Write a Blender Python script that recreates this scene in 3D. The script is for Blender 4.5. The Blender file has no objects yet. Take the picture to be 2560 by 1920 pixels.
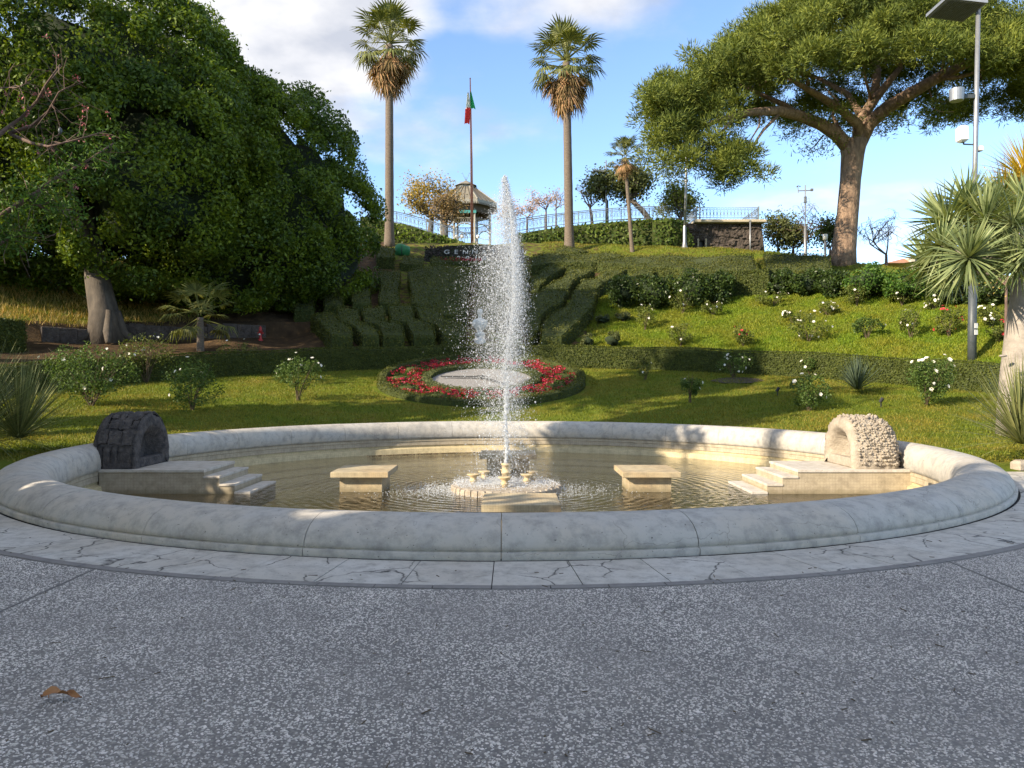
import bpy, math, random
import numpy as np
from mathutils import Vector, Matrix, Euler
rng = np.random.default_rng(7)
random.seed(7)
R = math.radians
sc = bpy.context.scene
# ---------------------------------------------------------------- camera
FP, Y0, HC = 750.0, 381.0, 1.6
cd = bpy.data.cameras.new("camera"); cam = bpy.data.objects.new("camera", cd)
sc.collection.objects.link(cam); sc.camera = cam
cd.sensor_width = 36; cd.lens = FP / 1024 * 36; cd.clip_start = .05; cd.clip_end = 5000
cam.location = (0, 0, HC); cam.rotation_euler = (R(90 - math.degrees(math.atan(3 / FP))), 0, 0)
# ---------------------------------------------------------------- light
EL, AZ = 27.0, 32.0            # sun elevation; light travels towards +x, AZ degrees towards +y
tv = Vector((math.cos(R(EL)) * math.cos(R(AZ)), math.cos(R(EL)) * math.sin(R(AZ)), -math.sin(R(EL))))
sd = bpy.data.lights.new("sun", 'SUN'); so = bpy.data.objects.new("sun", sd); sc.collection.objects.link(so)
sd.energy = 4.4; sd.angle = R(.5); sd.color = (1, .86, .66)
so.rotation_euler = tv.to_track_quat('-Z', 'Y').to_euler(); so.location = (-60, -20, 60)
sc.view_settings.view_transform = 'Standard'; sc.view_settings.look = 'None'
sc.view_settings.gamma = 1; sc.view_settings.exposure = 1.16; sc.view_settings.use_curve_mapping = False
world = bpy.data.worlds.new("World"); sc.world = world; world.use_nodes = True
nt = world.node_tree; nt.nodes.clear(); N = nt.nodes.new; L = nt.links.new
out = N('ShaderNodeOutputWorld'); bg = N('ShaderNodeBackground'); bg.inputs[1].default_value = .15
sky = N('ShaderNodeTexSky'); sky.sky_type = 'NISHITA'; sky.sun_disc = False
sky.sun_elevation = R(EL); sky.sun_rotation = math.atan2(-tv.x, -tv.y) % (2 * math.pi)
sky.air_density = .88; sky.dust_density = .22; sky.ozone_density = 2.7
tc = N('ShaderNodeTexCoord')
def vm(op, a, b=None, s=None):
    n = N('ShaderNodeVectorMath'); n.operation = op
    if hasattr(a, 'is_linked') or hasattr(a, 'node'): L(a, n.inputs[0])
    else: n.inputs[0].default_value = a
    if b is not None:
        if hasattr(b, 'node'): L(b, n.inputs[1])
        else: n.inputs[1].default_value = b
    return n
def ma(op, a, b=None, c=None, clamp=False):
    n = N('ShaderNodeMath'); n.operation = op; n.use_clamp = clamp
    for i, v in enumerate((a, b, c)):
        if v is None: continue
        if hasattr(v, 'node'): L(v, n.inputs[i])
        else: n.inputs[i].default_value = v
    return n.outputs[0]
dirn = vm('NORMALIZE', tc.outputs['Generated']).outputs[0]
sep = N('ShaderNodeSeparateXYZ'); L(dirn, sep.inputs[0])
den = ma('ADD', ma('MAXIMUM', sep.outputs[2], 0.0), .22)
cmb = N('ShaderNodeCombineXYZ')
L(ma('DIVIDE', sep.outputs[0], den), cmb.inputs[0]); L(ma('DIVIDE', sep.outputs[1], den), cmb.inputs[1])
nz = N('ShaderNodeTexNoise'); nz.inputs['Scale'].default_value = 2.2; nz.inputs['Detail'].default_value = 9
nz.inputs['Roughness'].default_value = .56; L(cmb.outputs[0], nz.inputs['Vector'])
nz2 = N('ShaderNodeTexNoise'); nz2.inputs['Scale'].default_value = 1.1; nz2.inputs['Detail'].default_value = 4
vadd = vm('ADD', cmb.outputs[0], (3.1, 1.7, 0)); L(vadd.outputs[0], nz2.inputs['Vector'])
cover = ma('MULTIPLY_ADD', nz2.outputs[0], .3, -.15)
for (px, row, rx, rz, amt) in [(275, 25, .20, .13, .5), (470, 4, .26, .045, .20), (705, 12, .16, .05, .10), (420, 140, .14, .06, .10), (840, 198, .18, .02, .20), (930, 240, .12, .025, .12), (350, 52, .10, .05, .22), (60, -60, .3, .2, .2)]:
    v = Vector(((px - 512) / FP, 1, (Y0 - row) / FP)).normalized()
    d = vm('SUBTRACT', dirn, tuple(v)); e = vm('MULTIPLY', d.outputs[0], (1 / rx, 1 / max(rx, .2), 1 / rz))
    ln = vm('LENGTH', e.outputs[0]).outputs['Value']
    f = ma('MAXIMUM', ma('SUBTRACT', 1.0, ln), 0.0)
    f = ma('MINIMUM', ma('MULTIPLY', f, 2.2), 1.0)
    cover = ma('MULTIPLY_ADD', f, amt, cover)
# cloud bank carried on overhead, added out of frame to whiten the fill light
mo = N('ShaderNodeMapRange'); mo.interpolation_type = 'SMOOTHSTEP'; L(sep.outputs[2], mo.inputs[0]); mo.inputs[1].default_value = .43; mo.inputs[2].default_value = .62; mo.inputs[4].default_value = .26
cover = ma('ADD', cover, mo.outputs[0])
cl = ma('ADD', nz.outputs[0], cover)
mr = N('ShaderNodeMapRange'); mr.interpolation_type = 'SMOOTHSTEP'
L(cl, mr.inputs[0]); mr.inputs[1].default_value = .52; mr.inputs[2].default_value = .90
mix = N('ShaderNodeMix'); mix.data_type = 'RGBA'; L(ma('MULTIPLY', mr.outputs[0], .93), mix.inputs[0])
gain = N('ShaderNodeMix'); gain.data_type = 'RGBA'; gain.blend_type = 'MULTIPLY'; gain.inputs[0].default_value = 1
L(sky.outputs[0], gain.inputs[6]); gain.inputs[7].default_value = (1.0, 1.0, 1.0, 1)
L(gain.outputs[2], mix.inputs[6]); mix.inputs[7].default_value = (3.3, 3.25, 3.3, 1)
nz3 = N('ShaderNodeTexNoise'); nz3.inputs['Scale'].default_value = 5.0; nz3.inputs['Detail'].default_value = 7; L(cmb.outputs[0], nz3.inputs['Vector'])
cc = N('ShaderNodeValToRGB'); L(nz3.outputs[0], cc.inputs[0]); cc.color_ramp.elements[0].position = .36; cc.color_ramp.elements[1].position = .60
cc.color_ramp.elements[0].color = (2.05, 2.12, 2.35, 1); cc.color_ramp.elements[1].color = (3.3, 3.25, 3.25, 1); L(cc.outputs[0], mix.inputs[7])
L(mix.outputs[2], bg.inputs[0]); L(bg.outputs[0], out.inputs[0])
try: sc.cycles.transparent_max_bounces = 24
except Exception: pass

# ---------------------------------------------------------------- measuring helpers
def W(px, row, d): return np.array(((px - 512) / FP * d, d, HC + (Y0 - row) / FP * d))
FX, FY = -.15, 15.4
def ss(a, b, x):
    t = np.clip((x - a) / (b - a), 0, 1); return t * t * (3 - 2 * t)
def terr(x, y):
    x = np.asarray(x, float); y = np.asarray(y, float)
    xc = x - FX; yc = y - FY; r = np.hypot(xc, yc); c = yc / np.maximum(r, .01)
    k = np.clip(-.02 + .205 * c, .01, None)
    z = .12 + (np.clip(r, 8.7, 20.5) - 8.7) * k
    s = np.maximum(r - 20.5, 0); u = x / np.maximum(y, 6)
    T = np.interp(u, [-.8, -.5, -.2, .05, .15, .3, .44, .6, .8], [6.5, 8, 10.1, 10.3, 9.8, 8.9, 6.9, 5.6, 5])
    hc = .9 * ss(.2, .9, s) + .43 * np.maximum(s - .9, 0)
    hl = .9 * ss(.2, .9, s) + .2 * np.clip(s - .9, 0, 4.7) + .7 * ss(5.6, 5.75, s) + .36 * np.maximum(s - 5.75, 0)
    w = ss(-.2, -.3, u)
    h = hc * (1 - w) + hl * w
    hh = T - np.log1p(np.exp(np.clip((T - h) * 3.0, -30, 30))) / 3.0
    h = np.where(h > T - 3, np.minimum(hh, T), h); h = np.maximum(h, 0)
    z = z + h * ss(0.0, .42, c)
    z = z + np.clip(.165 * (y - 61), 0, 6) * ss(20.5, 30, r)
    z = z + .10 * np.sin(x * 1.3 + y * .7) * np.cos(y * .9 - x * .4) * ss(21.5, 23, r)
    f = ss(12.8, 14.6, y)
    return np.where(y < 13.2, -.03, z * f)
def tz(x, y): return float(terr(x, y))
def hit(px, row, h=0.0, d0=24.2, d1=110):
    d = np.arange(d0, d1, .05)
    x = (px - 512) / FP * d
    f = terr(x, d) + h - (HC + (Y0 - row) / FP * d)
    i = np.argmax(f >= 0)
    if f[i] < 0: i = np.argmax(f)
    return float(x[i]), float(d[i])

# ---------------------------------------------------------------- object helpers
COL = sc.collection
def setp(o, **k):
    for a, b in k.items():
        if b: o[a] = b
def thing(name, label, cat, loc=(0, 0, 0), group=None):
    o = bpy.data.objects.new(name, None); COL.objects.link(o); o.location = tuple(float(v) for v in loc)
    o.empty_display_size = .3; setp(o, label=label, category=cat, group=group); return o
def mk(name, me, mat=None, parent=None, loc=None, rot=None, scl=None, **k):
    o = bpy.data.objects.new(name, me); COL.objects.link(o)
    if mat is not None and len(me.materials) == 0: me.materials.append(mat)
    wl = Vector(loc) if loc is not None else Vector((0, 0, 0))
    if parent is not None:
        o.parent = parent
        p = parent; off = Vector((0, 0, 0))
        while p is not None: off += p.location; p = p.parent
        wl = wl - off
    o.location = wl
    if rot is not None: o.rotation_euler = rot
    if scl is not None: o.scale = scl if hasattr(scl, '__len__') else (scl,) * 3
    setp(o, **k); return o
def npm(name, V, F, smooth=False):
    V = np.asarray(V, np.float32); F = np.asarray(F, np.int32); n = F.shape[1]
    me = bpy.data.meshes.new(name); me.vertices.add(len(V)); me.vertices.foreach_set('co', V.ravel())
    me.loops.add(F.size); me.loops.foreach_set('vertex_index', F.ravel())
    me.polygons.add(len(F)); me.polygons.foreach_set('loop_start', np.arange(0, F.size, n, dtype=np.int32))
    me.update(calc_edges=True)
    if smooth: me.polygons.foreach_set('use_smooth', np.ones(len(F), bool))
    return me
class MB:
    def __init__(s): s.v = []; s.f = []
    def add(s, v, f):
        b = len(s.v); s.v += [tuple(float(c) for c in p) for p in v]; s.f += [tuple(i + b for i in q) for q in f]; return s
    def box(s, c, d, rz=0, bev=0, rx=0, ry=0):
        hx, hy, hz = d[0] / 2, d[1] / 2, d[2] / 2
        M = Euler((rx, ry, rz)).to_matrix(); c = Vector(c)
        if bev > 0:
            b = bev; vs = []
            for z, i in ((-hz, b), (-hz + b, 0), (hz - b, 0), (hz, b)):
                for x, y in ((-hx, -hy), (hx, -hy), (hx, hy), (-hx, hy)):
                    vs.append((x - math.copysign(i, x), y - math.copysign(i, y), z))
            fs = [(3, 2, 1, 0), (12, 13, 14, 15)]
            for k in range(3):
                for j in range(4):
                    a = k * 4 + j; e = k * 4 + (j + 1) % 4; fs.append((a, e, e + 4, a + 4))
        else:
            vs = [(x, y, z) for z in (-hz, hz) for x, y in ((-hx, -hy), (hx, -hy), (hx, hy), (-hx, hy))]
            fs = [(3, 2, 1, 0), (4, 5, 6, 7), (0, 1, 5, 4), (1, 2, 6, 5), (2, 3, 7, 6), (3, 0, 4, 7)]
        return s.add([c + M @ Vector(v) for v in vs], fs)
    def tube(s, pts, rad, n=8, cap=True):
        pts = [Vector(p) for p in pts]
        if not hasattr(rad, '__len__'): rad = [rad] * len(pts)
        vs = []; up = Vector((0.13, .21, 1)).normalized()
        d0 = (pts[1] - pts[0]).normalized()
        if abs(d0.dot(up)) > .9: up = Vector((1, .1, 0))
        a = d0.cross(up).normalized()
        for i, p in enumerate(pts):
            d = (pts[min(i + 1, len(pts) - 1)] - pts[max(i - 1, 0)]).normalized()
            a = (a - d * a.dot(d)).normalized(); b = d.cross(a)
            for k in range(n):
                t = 2 * math.pi * k / n; vs.append(p + (a * math.cos(t) + b * math.sin(t)) * rad[i])
        fs = []
        for i in range(len(pts) - 1):
            for k in range(n):
                fs.append((i * n + k, i * n + (k + 1) % n, (i + 1) * n + (k + 1) % n, (i + 1) * n + k))
        if cap: fs.append(tuple(range(n - 1, -1, -1))); m = (len(pts) - 1) * n; fs.append(tuple(range(m, m + n)))
        return s.add(vs, fs)
    def lathe(s, prof, c=(0, 0, 0), n=16, a0=0, a1=2 * math.pi, sx=1, sy=1):
        full = abs(a1 - a0 - 2 * math.pi) < 1e-6; m = n if full else n + 1
        vs = [(c[0] + r * sx * math.cos(a0 + (a1 - a0) * k / n), c[1] + r * sy * math.sin(a0 + (a1 - a0) * k / n), c[2] + z) for r, z in prof for k in range(m)]
        fs = []
        for i in range(len(prof) - 1):
            for k in range(n):
                k2 = (k + 1) % m; fs.append((i * m + k, i * m + k2, (i + 1) * m + k2, (i + 1) * m + k))
        return s.add(vs, fs)
    def mesh(s, name, smooth=False):
        me = bpy.data.meshes.new(name); me.from_pydata(s.v, [], s.f); me.update()
        if smooth: me.polygons.foreach_set('use_smooth', np.ones(len(me.polygons), bool))
        return me
    def build(s, name, mat, parent=None, smooth=False, **k):
        return mk(name, s.mesh(name, smooth), mat, parent, **k)
def weld_norm(V): return V / np.maximum(np.linalg.norm(V, axis=-1, keepdims=True), 1e-6)
def leafmesh(name, P, Nn, size, asp=.5, bias=1.0, droop=0.0):
    n = len(P); P = np.asarray(P, float); Nn = np.asarray(Nn, float)
    nl = weld_norm(Nn * bias + rng.normal(size=(n, 3)) * .8)
    t = weld_norm(np.cross(nl, rng.normal(size=(n, 3)))); t[:, 2] -= droop; t = weld_norm(t)
    b = weld_norm(np.cross(nl, t))
    sz = np.asarray(size) * rng.uniform(.7, 1.3, n); sz = sz[:, None]
    V = np.stack([P - t * sz, P + b * sz * asp, P + t * sz, P - b * sz * asp], 1).reshape(-1, 3)
    F = np.arange(4 * n).reshape(n, 4)
    return npm(name, V, F)
def needlemesh(name, P, D, ln, wd):
    n = len(P); D = weld_norm(D); b = weld_norm(np.cross(D, rng.normal(size=(n, 3))))
    l = (ln * rng.uniform(.7, 1.3, n))[:, None]
    V = np.stack([P - b * wd * .5, P + b * wd * .5, P + D * l], 1).reshape(-1, 3)
    return npm(name, V, np.arange(3 * n).reshape(n, 3))
def sphpts(n):
    return weld_norm(rng.normal(size=(n, 3)))

# ---------------------------------------------------------------- materials
def hsv(c, k): return tuple(min(1, v * k) for v in c[:3])
def mat(name, c1, c2=None, scale=5, rough=.8, bump=0, bscale=None, c3=None, det=6, contrast=(.35, .65), island=0, transl=0, metal=0, spec=None, coord='Object', stretch=(1, 1, 1), vor=None, bdist=.02):
    m = bpy.data.materials.new(name); m.use_nodes = True; t = m.node_tree; ns = t.nodes; ln = t.links.new
    p = ns['Principled BSDF']; o = ns['Material Output']
    p.inputs['Roughness'].default_value = rough; p.inputs['Metallic'].default_value = metal
    if spec is not None: p.inputs['Specular IOR Level'].default_value = spec
    co = ns.new('ShaderNodeTexCoord'); mp = ns.new('ShaderNodeMapping'); mp.inputs['Scale'].default_value = stretch
    ln(co.outputs[coord], mp.inputs[0])
    n1 = ns.new('ShaderNodeTexNoise'); n1.inputs['Scale'].default_value = scale; n1.inputs['Detail'].default_value = det
    n1.inputs['Roughness'].default_value = .62; ln(mp.outputs[0], n1.inputs['Vector'])
    cr = ns.new('ShaderNodeValToRGB'); ln(n1.outputs[0], cr.inputs[0])
    c2 = c2 or hsv(c1, .8)
    cr.color_ramp.elements[0].position = contrast[0]; cr.color_ramp.elements[1].position = contrast[1]
    cr.color_ramp.elements[0].color = (*c1, 1); cr.color_ramp.elements[1].color = (*c2, 1)
    if c3:
        e = cr.color_ramp.elements.new(.8); e.color = (*c3, 1)
    col = cr.outputs[0]
    if island:
        g = ns.new('ShaderNodeNewGeometry'); h = ns.new('ShaderNodeHueSaturation')
        mr = ns.new('ShaderNodeMapRange'); ln(g.outputs['Random Per Island'], mr.inputs[0]); mr.inputs[3].default_value = 1 - island; mr.inputs[4].default_value = 1 + island * 1.3
        mh = ns.new('ShaderNodeMapRange'); ln(g.outputs['Random Per Island'], mh.inputs[0]); mh.inputs[3].default_value = .515; mh.inputs[4].default_value = .478
        ln(mr.outputs[0], h.inputs['Value']); ln(mh.outputs[0], h.inputs['Hue']); ln(col, h.inputs['Color']); col = h.outputs[0]
    ln(col, p.inputs['Base Color'])
    if bump:
        n2 = ns.new('ShaderNodeTexNoise'); n2.inputs['Scale'].default_value = bscale or scale * 4; n2.inputs['Detail'].default_value = 8
        ln(mp.outputs[0], n2.inputs['Vector']); b = ns.new('ShaderNodeBump'); b.inputs['Strength'].default_value = bump; b.inputs['Distance'].default_value = bdist
        ln(n2.outputs[0], b.inputs['Height']); ln(b.outputs[0], p.inputs['Normal'])
    if transl:
        tr = ns.new('ShaderNodeBsdfTranslucent'); mx = ns.new('ShaderNodeMixShader'); mx.inputs[0].default_value = transl
        g2 = ns.new('ShaderNodeMix'); g2.data_type = 'RGBA'; g2.blend_type = 'MULTIPLY'; g2.inputs[0].default_value = 1; ln(col, g2.inputs[6]); g2.inputs[7].default_value = (1.3, 1.25, .5, 1)
        ln(g2.outputs[2], tr.inputs[0]); ln(p.outputs[0], mx.inputs[1]); ln(tr.outputs[0], mx.inputs[2]); ln(mx.outputs[0], o.inputs[0])
    m['p'] = p.name
    return m
def leafmat(name, c, c2=None, tr=.3, isl=.35, scale=.9, rough=.55):
    return mat(name, c, c2 or hsv(c, .6), scale=scale, rough=rough, island=isl, transl=tr, det=3, spec=.25)
M = {}
M['ficus'] = leafmat('ficus_leaf', (.13, .19, .016), (.055, .10, .016), .35, .5, .35, .42)
M['ficuscore'] = mat('foliage_interior', (.022, .036, .010), (.012, .02, .006), 3, 1, 1, 12)  # near-black green paints the shade inside crowns; also backs the dark sign
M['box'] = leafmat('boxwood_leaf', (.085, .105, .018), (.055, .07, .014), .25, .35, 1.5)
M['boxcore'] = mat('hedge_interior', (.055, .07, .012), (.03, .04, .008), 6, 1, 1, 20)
M['topi'] = leafmat('topiary_leaf', (.10, .11, .018), (.06, .075, .014), .25, .3, .8)
M['privet'] = leafmat('shrub_leaf', (.05, .085, .018), (.03, .05, .012), .25, .4, 2, .4)
M['brightleaf'] = leafmat('bright_leaf', (.07, .15, .02), (.05, .10, .015), .3, .4, 2)
M['ivy'] = leafmat('ivy_leaf', (.11, .16, .025), (.05, .09, .018), .3, .4, .6)
M['pine'] = leafmat('pine_needles', (.145, .175, .028), (.08, .11, .02), .25, .45, .5, .7)
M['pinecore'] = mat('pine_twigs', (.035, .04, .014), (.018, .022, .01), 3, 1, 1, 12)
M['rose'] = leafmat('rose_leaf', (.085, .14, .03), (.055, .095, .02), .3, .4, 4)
M['roselit'] = leafmat('rose_leaf_lit', (.12, .15, .03), (.08, .1, .02), .3, .4, 4)  # lighter copy of the rose leaf, painted for bushes in the sun
M['petal'] = mat('rose_petal', (.82, .8, .74), (.7, .66, .55), 20, .6)
M['redpetal'] = mat('red_petal', (.45, .05, .025), (.35, .02, .02), 9, .6, island=.3)
M['pinkpetal'] = mat('pink_petal', (.5, .16, .16), (.4, .1, .12), 9, .6)
M['redflower'] = mat('cyclamen_petal', (.42, .008, .015), (.22, .004, .01), 6, .5, island=.4, transl=.2)
M['stem'] = mat('woody_stem', (.12, .085, .045), (.07, .05, .03), 20, .9)
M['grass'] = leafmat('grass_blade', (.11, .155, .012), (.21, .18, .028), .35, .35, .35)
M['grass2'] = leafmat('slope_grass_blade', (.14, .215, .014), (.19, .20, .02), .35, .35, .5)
M['drygrass'] = leafmat('dry_grass_blade', (.34, .24, .06), (.2, .17, .04), .3, .4, .5)
M['bark'] = mat('ficus_bark', (.12, .095, .07), (.06, .048, .036), 4, .9, .8, 14, stretch=(1, 1, .4))
M['barkpine'] = mat('pine_bark', (.32, .215, .14), (.14, .09, .06), 5, .95, 1, 9, c3=(.38, .28, .2), stretch=(1, 1, .45), bdist=.08)
M['barkpalm'] = mat('palm_bark', (.20, .155, .115), (.10, .078, .058), 6, .95, .8, 30, stretch=(1, 1, 5))
M['barkgrey'] = mat('smooth_grey_bark', (.36, .315, .265), (.24, .21, .18), 4, .85, .7, 9, c3=(.2, .17, .13), det=9, stretch=(1, 1, 1.6))
M['twig'] = mat('bare_twig', (.17, .11, .085), (.1, .065, .05), 6, .9)
M['palmgreen'] = leafmat('palm_frond', (.19, .20, .06), (.12, .14, .04), .25, .4, 1)
M['palmdead'] = leafmat('dead_palm_frond', (.38, .25, .12), (.26, .16, .07), .25, .45, 1, .8)
M['palmmid'] = leafmat('yellowing_palm_frond', (.17, .17, .04), (.1, .11, .03), .25, .4, 1)
M['drac'] = leafmat('dracaena_leaf', (.25, .29, .13), (.15, .20, .08), .22, .3, 2, .45)
M['yucca'] = leafmat('yucca_leaf', (.22, .23, .09), (.13, .155, .06), .2, .35, 2, .5)
M['agave'] = leafmat('agave_leaf', (.10, .135, .085), (.07, .10, .065), .15, .3, 2, .5)
M['yellow'] = leafmat('yellow_autumn_leaf', (.40, .29, .05), (.25, .2, .06), .35, .4, 1)
M['tan'] = leafmat('tan_autumn_leaf', (.30, .21, .09), (.18, .13, .06), .3, .4, 1)
M['pale'] = leafmat('pale_pink_leaf', (.5, .36, .27), (.4, .26, .18), .3, .3, 1)
M['olive'] = leafmat('olive_green_leaf', (.12, .14, .05), (.07, .085, .03), .3, .4, 1)
M['metal'] = mat('galvanised_steel', (.34, .345, .35), (.28, .285, .29), 6, .42, metal=.6)
M['darkmetal'] = mat('painted_grey_steel', (.07, .08, .085), (.05, .06, .065), 6, .5)
M['iron'] = mat('wrought_iron', (.16, .19, .21), (.10, .12, .14), 6, .6)
M['whitep'] = mat('white_plastic', (.75, .74, .7), (.65, .64, .6), 8, .45)
M['black'] = mat('black_plastic', (.02, .02, .022), None, 8, .5)
M['redp'] = mat('red_paint', (.45, .03, .025), (.3, .02, .02), 8, .45)
M['letter'] = mat('weathered_letter', (.42, .43, .4), (.34, .35, .32), 8, .6)
M['lattice'] = mat('lamp_diffuser', (.3, .29, .27), (.22, .21, .2), 30, .6)
M['lava'] = mat('lava_stone', (.035, .032, .033), (.10, .085, .078), 9, .9, 1, 22, bdist=.03)
M['tufa'] = mat('pale_tufa', (.40, .345, .275), (.27, .23, .18), 6, .95, .9, 30, bdist=.02)
M['wallstone'] = mat('dark_lava_wall', (.055, .042, .035), (.10, .08, .065), 2.2, .95, 1, 7, bdist=.15, c3=(.16, .13, .11))
M['ledge'] = mat('pale_ledge', (.55, .48, .35), (.42, .36, .26), 3, .85, .3)
M['soil'] = mat('dark_soil', (.06, .042, .028), (.035, .025, .018), 3, 1, .8, 20)
M['gravel'] = mat('pale_gravel', (.30, .28, .26), (.17, .165, .16), 22, .95, .8, 60, det=3)
M['grey'] = mat('gravel_dark', (.06, .06, .06), None, 9, .8)
M['brass'] = mat('limed_brass', (.62, .5, .3), (.45, .34, .18), 14, .7, .5)
M['marble'] = mat('white_marble', (.62, .64, .62), (.48, .5, .49), 5, .6, .3)
M['zinc'] = mat('bandstand_roof', (.23, .20, .14), (.16, .14, .10), 2, .6)
M['cream'] = mat('bandstand_ironwork', (.32, .30, .24), (.22, .21, .17), 4, .6)
M['darkwood'] = mat('bandstand_ceiling', (.10, .075, .05), None, 4, .8)
M['teal'] = mat('teal_trim', (.05, .28, .26), None, 4, .6)
M['rust'] = mat('rust_red_pole', (.42, .14, .08), (.5, .2, .12), 2, .55)
M['fgreen'] = mat('flag_green', (.02, .42, .14), None, 3, .7, transl=.3)
M['fwhite'] = mat('flag_white', (.8, .8, .78), None, 3, .7, transl=.2)
M['fred'] = mat('flag_red', (.78, .04, .04), None, 3, .7, transl=.3)
M['net'] = mat('green_netting', (.02, .2, .06), (.012, .14, .045), 14, .6, .4)
M['bedgreen'] = leafmat('sedum', (.05, .035, .03), (.03, .03, .02), .1, .4, 2)
M['glass'] = mat('lamp_globe', (.85, .84, .8), None, 3, .3)
M['leafbrown'] = mat('dry_leaf', (.36, .17, .06), (.26, .11, .04), 14, .7, .3)
M['roof'] = mat('terracotta_roof', (.4, .2, .11), (.3, .15, .09), 3, .8)
M['render'] = mat('cream_render', (.55, .48, .38), (.48, .42, .33), 2, .9)
M['window'] = mat('dark_window', (.04, .045, .05), None, 4, .3)
M['yellowgr'] = leafmat('yellow_frond', (.42, .30, .02), (.3, .24, .03), .3, .4, 1)

# --- stone of the basin: grey-white travertine with stains, pits and dark veins
def stone(name, base, dark, warm, vein=.0, veinscale=1.2, tile=None, rough=.72, bump=.35, stain=.5, vw=.012, wl=0):
    m = bpy.data.materials.new(name); m.use_nodes = True; t = m.node_tree; ns = t.nodes; ln = t.links.new
    p = ns['Principled BSDF']; p.inputs['Roughness'].default_value = rough; p.inputs['Specular IOR Level'].default_value = .35
    co = ns.new('ShaderNodeNewGeometry')
    def noise(s, d=6, r=.6, st=None):
        n = ns.new('ShaderNodeTexNoise'); n.inputs['Scale'].default_value = s; n.inputs['Detail'].default_value = d; n.inputs['Roughness'].default_value = r
        if st:
            mp = ns.new('ShaderNodeMapping'); mp.inputs['Scale'].default_value = st; ln(co.outputs['Position'], mp.inputs[0]); ln(mp.outputs[0], n.inputs['Vector'])
        else: ln(co.outputs['Position'], n.inputs['Vector'])
        return n.outputs[0]
    def ramp(v, a, b, ca=(0, 0, 0, 1), cb=(1, 1, 1, 1)):
        r = ns.new('ShaderNodeValToRGB'); r.color_ramp.elements[0].position = a; r.color_ramp.elements[1].position = b
        r.color_ramp.elements[0].color = ca; r.color_ramp.elements[1].color = cb; ln(v, r.inputs[0]); return r.outputs[0]
    def mixc(f, a, b, bt='MIX'):
        x = ns.new('ShaderNodeMix'); x.data_type = 'RGBA'; x.blend_type = bt
        if hasattr(f, 'node'): ln(f, x.inputs[0])
        else: x.inputs[0].default_value = f
        for v, i in ((a, 6), (b, 7)):
            if hasattr(v, 'node'): ln(v, x.inputs[i])
            else: x.inputs[i].default_value = (*v, 1)
        return x.outputs[2]
    c = mixc(ramp(noise(1.1, 5), .38, .62), base, warm)
    c = mixc(ramp(noise(6, 8, .7), .45, .75), c, dark, )
    st = ramp(noise(.75, 10, .72, (1, 1, .6)), .55, .72)
    s2 = ns.new('ShaderNodeMath'); s2.operation = 'MULTIPLY'; ln(st, s2.inputs[0]); s2.inputs[1].default_value = stain
    c = mixc(s2.outputs[0], c, dark)
    pit = ramp(noise(38, 3, .5), .68, .74)
    c = mixc(pit, c, hsv(dark, .45))
    if vein:
        v = ns.new('ShaderNodeTexVoronoi'); v.feature = 'DISTANCE_TO_EDGE'; v.inputs['Scale'].default_value = veinscale
        nn = ns.new('ShaderNodeTexNoise'); nn.inputs['Scale'].default_value = 3; nn.inputs['Detail'].default_value = 6; ln(co.outputs['Position'], nn.inputs['Vector'])
        wv = ns.new('ShaderNodeVectorMath'); wv.operation = 'MULTIPLY_ADD'; ln(nn.outputs['Color'], wv.inputs[0]); wv.inputs[1].default_value = (.35, .35, .35); ln(co.outputs['Position'], wv.inputs[2])
        ln(wv.outputs[0], v.inputs['Vector'])
        ve = ramp(v.outputs['Distance'], 0, vw, (1, 1, 1, 1), (0, 0, 0, 1))
        gate = ramp(noise(1.3, 3), .44, .52)
        vv = ns.new('ShaderNodeMath'); vv.operation = 'MULTIPLY'; ln(ve, vv.inputs[0]); ln(gate, vv.inputs[1])
        v3 = ns.new('ShaderNodeMath'); v3.operation = 'MULTIPLY'; ln(vv.outputs[0], v3.inputs[0]); v3.inputs[1].default_value = vein
        c = mixc(v3.outputs[0], c, (.03, .028, .027))
    if tile:
        tcx = ns.new('ShaderNodeTexCoord'); sp = ns.new('ShaderNodeSeparateXYZ'); ln(co.outputs['Position'], sp.inputs[0])
        ms = []
        for ax in range(3):
            a = ns.new('ShaderNodeMath'); a.operation = 'MULTIPLY'; ln(sp.outputs[ax], a.inputs[0]); a.inputs[1].default_value = 1 / tile
            b = ns.new('ShaderNodeMath'); b.operation = 'FRACT'; ln(a.outputs[0], b.inputs[0])
            d = ns.new('ShaderNodeMath'); d.operation = 'LESS_THAN'; ln(b.outputs[0], d.inputs[0]); d.inputs[1].default_value = .13
            ms.append(d.outputs[0])
        e = ns.new('ShaderNodeMath'); e.operation = 'MAXIMUM'; ln(ms[0], e.inputs[0]); ln(ms[2], e.inputs[1])
        f = ns.new('ShaderNodeMath'); f.operation = 'MULTIPLY'; ln(e.outputs[0], f.inputs[0]); f.inputs[1].default_value = .4
        c = mixc(f.outputs[0], c, dark)
    if wl:
        sz = ns.new('ShaderNodeSeparateXYZ'); ln(co.outputs['Position'], sz.inputs[0]); wn = ns.new('ShaderNodeMath'); wn.operation = 'MULTIPLY_ADD'; ln(noise(7, 5), wn.inputs[0]); wn.inputs[1].default_value = .16; ln(sz.outputs[2], wn.inputs[2])
        wr = ns.new('ShaderNodeMapRange'); ln(wn.outputs[0], wr.inputs[0]); wr.inputs[1].default_value = -.40; wr.inputs[2].default_value = -.49; wr.inputs[4].default_value = wl
        c = mixc(wr.outputs[0], c, (.16, .135, .075))
    ln(c, p.inputs['Base Color'])
    b = ns.new('ShaderNodeBump'); b.inputs['Strength'].default_value = bump; b.inputs['Distance'].default_value = .01
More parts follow.
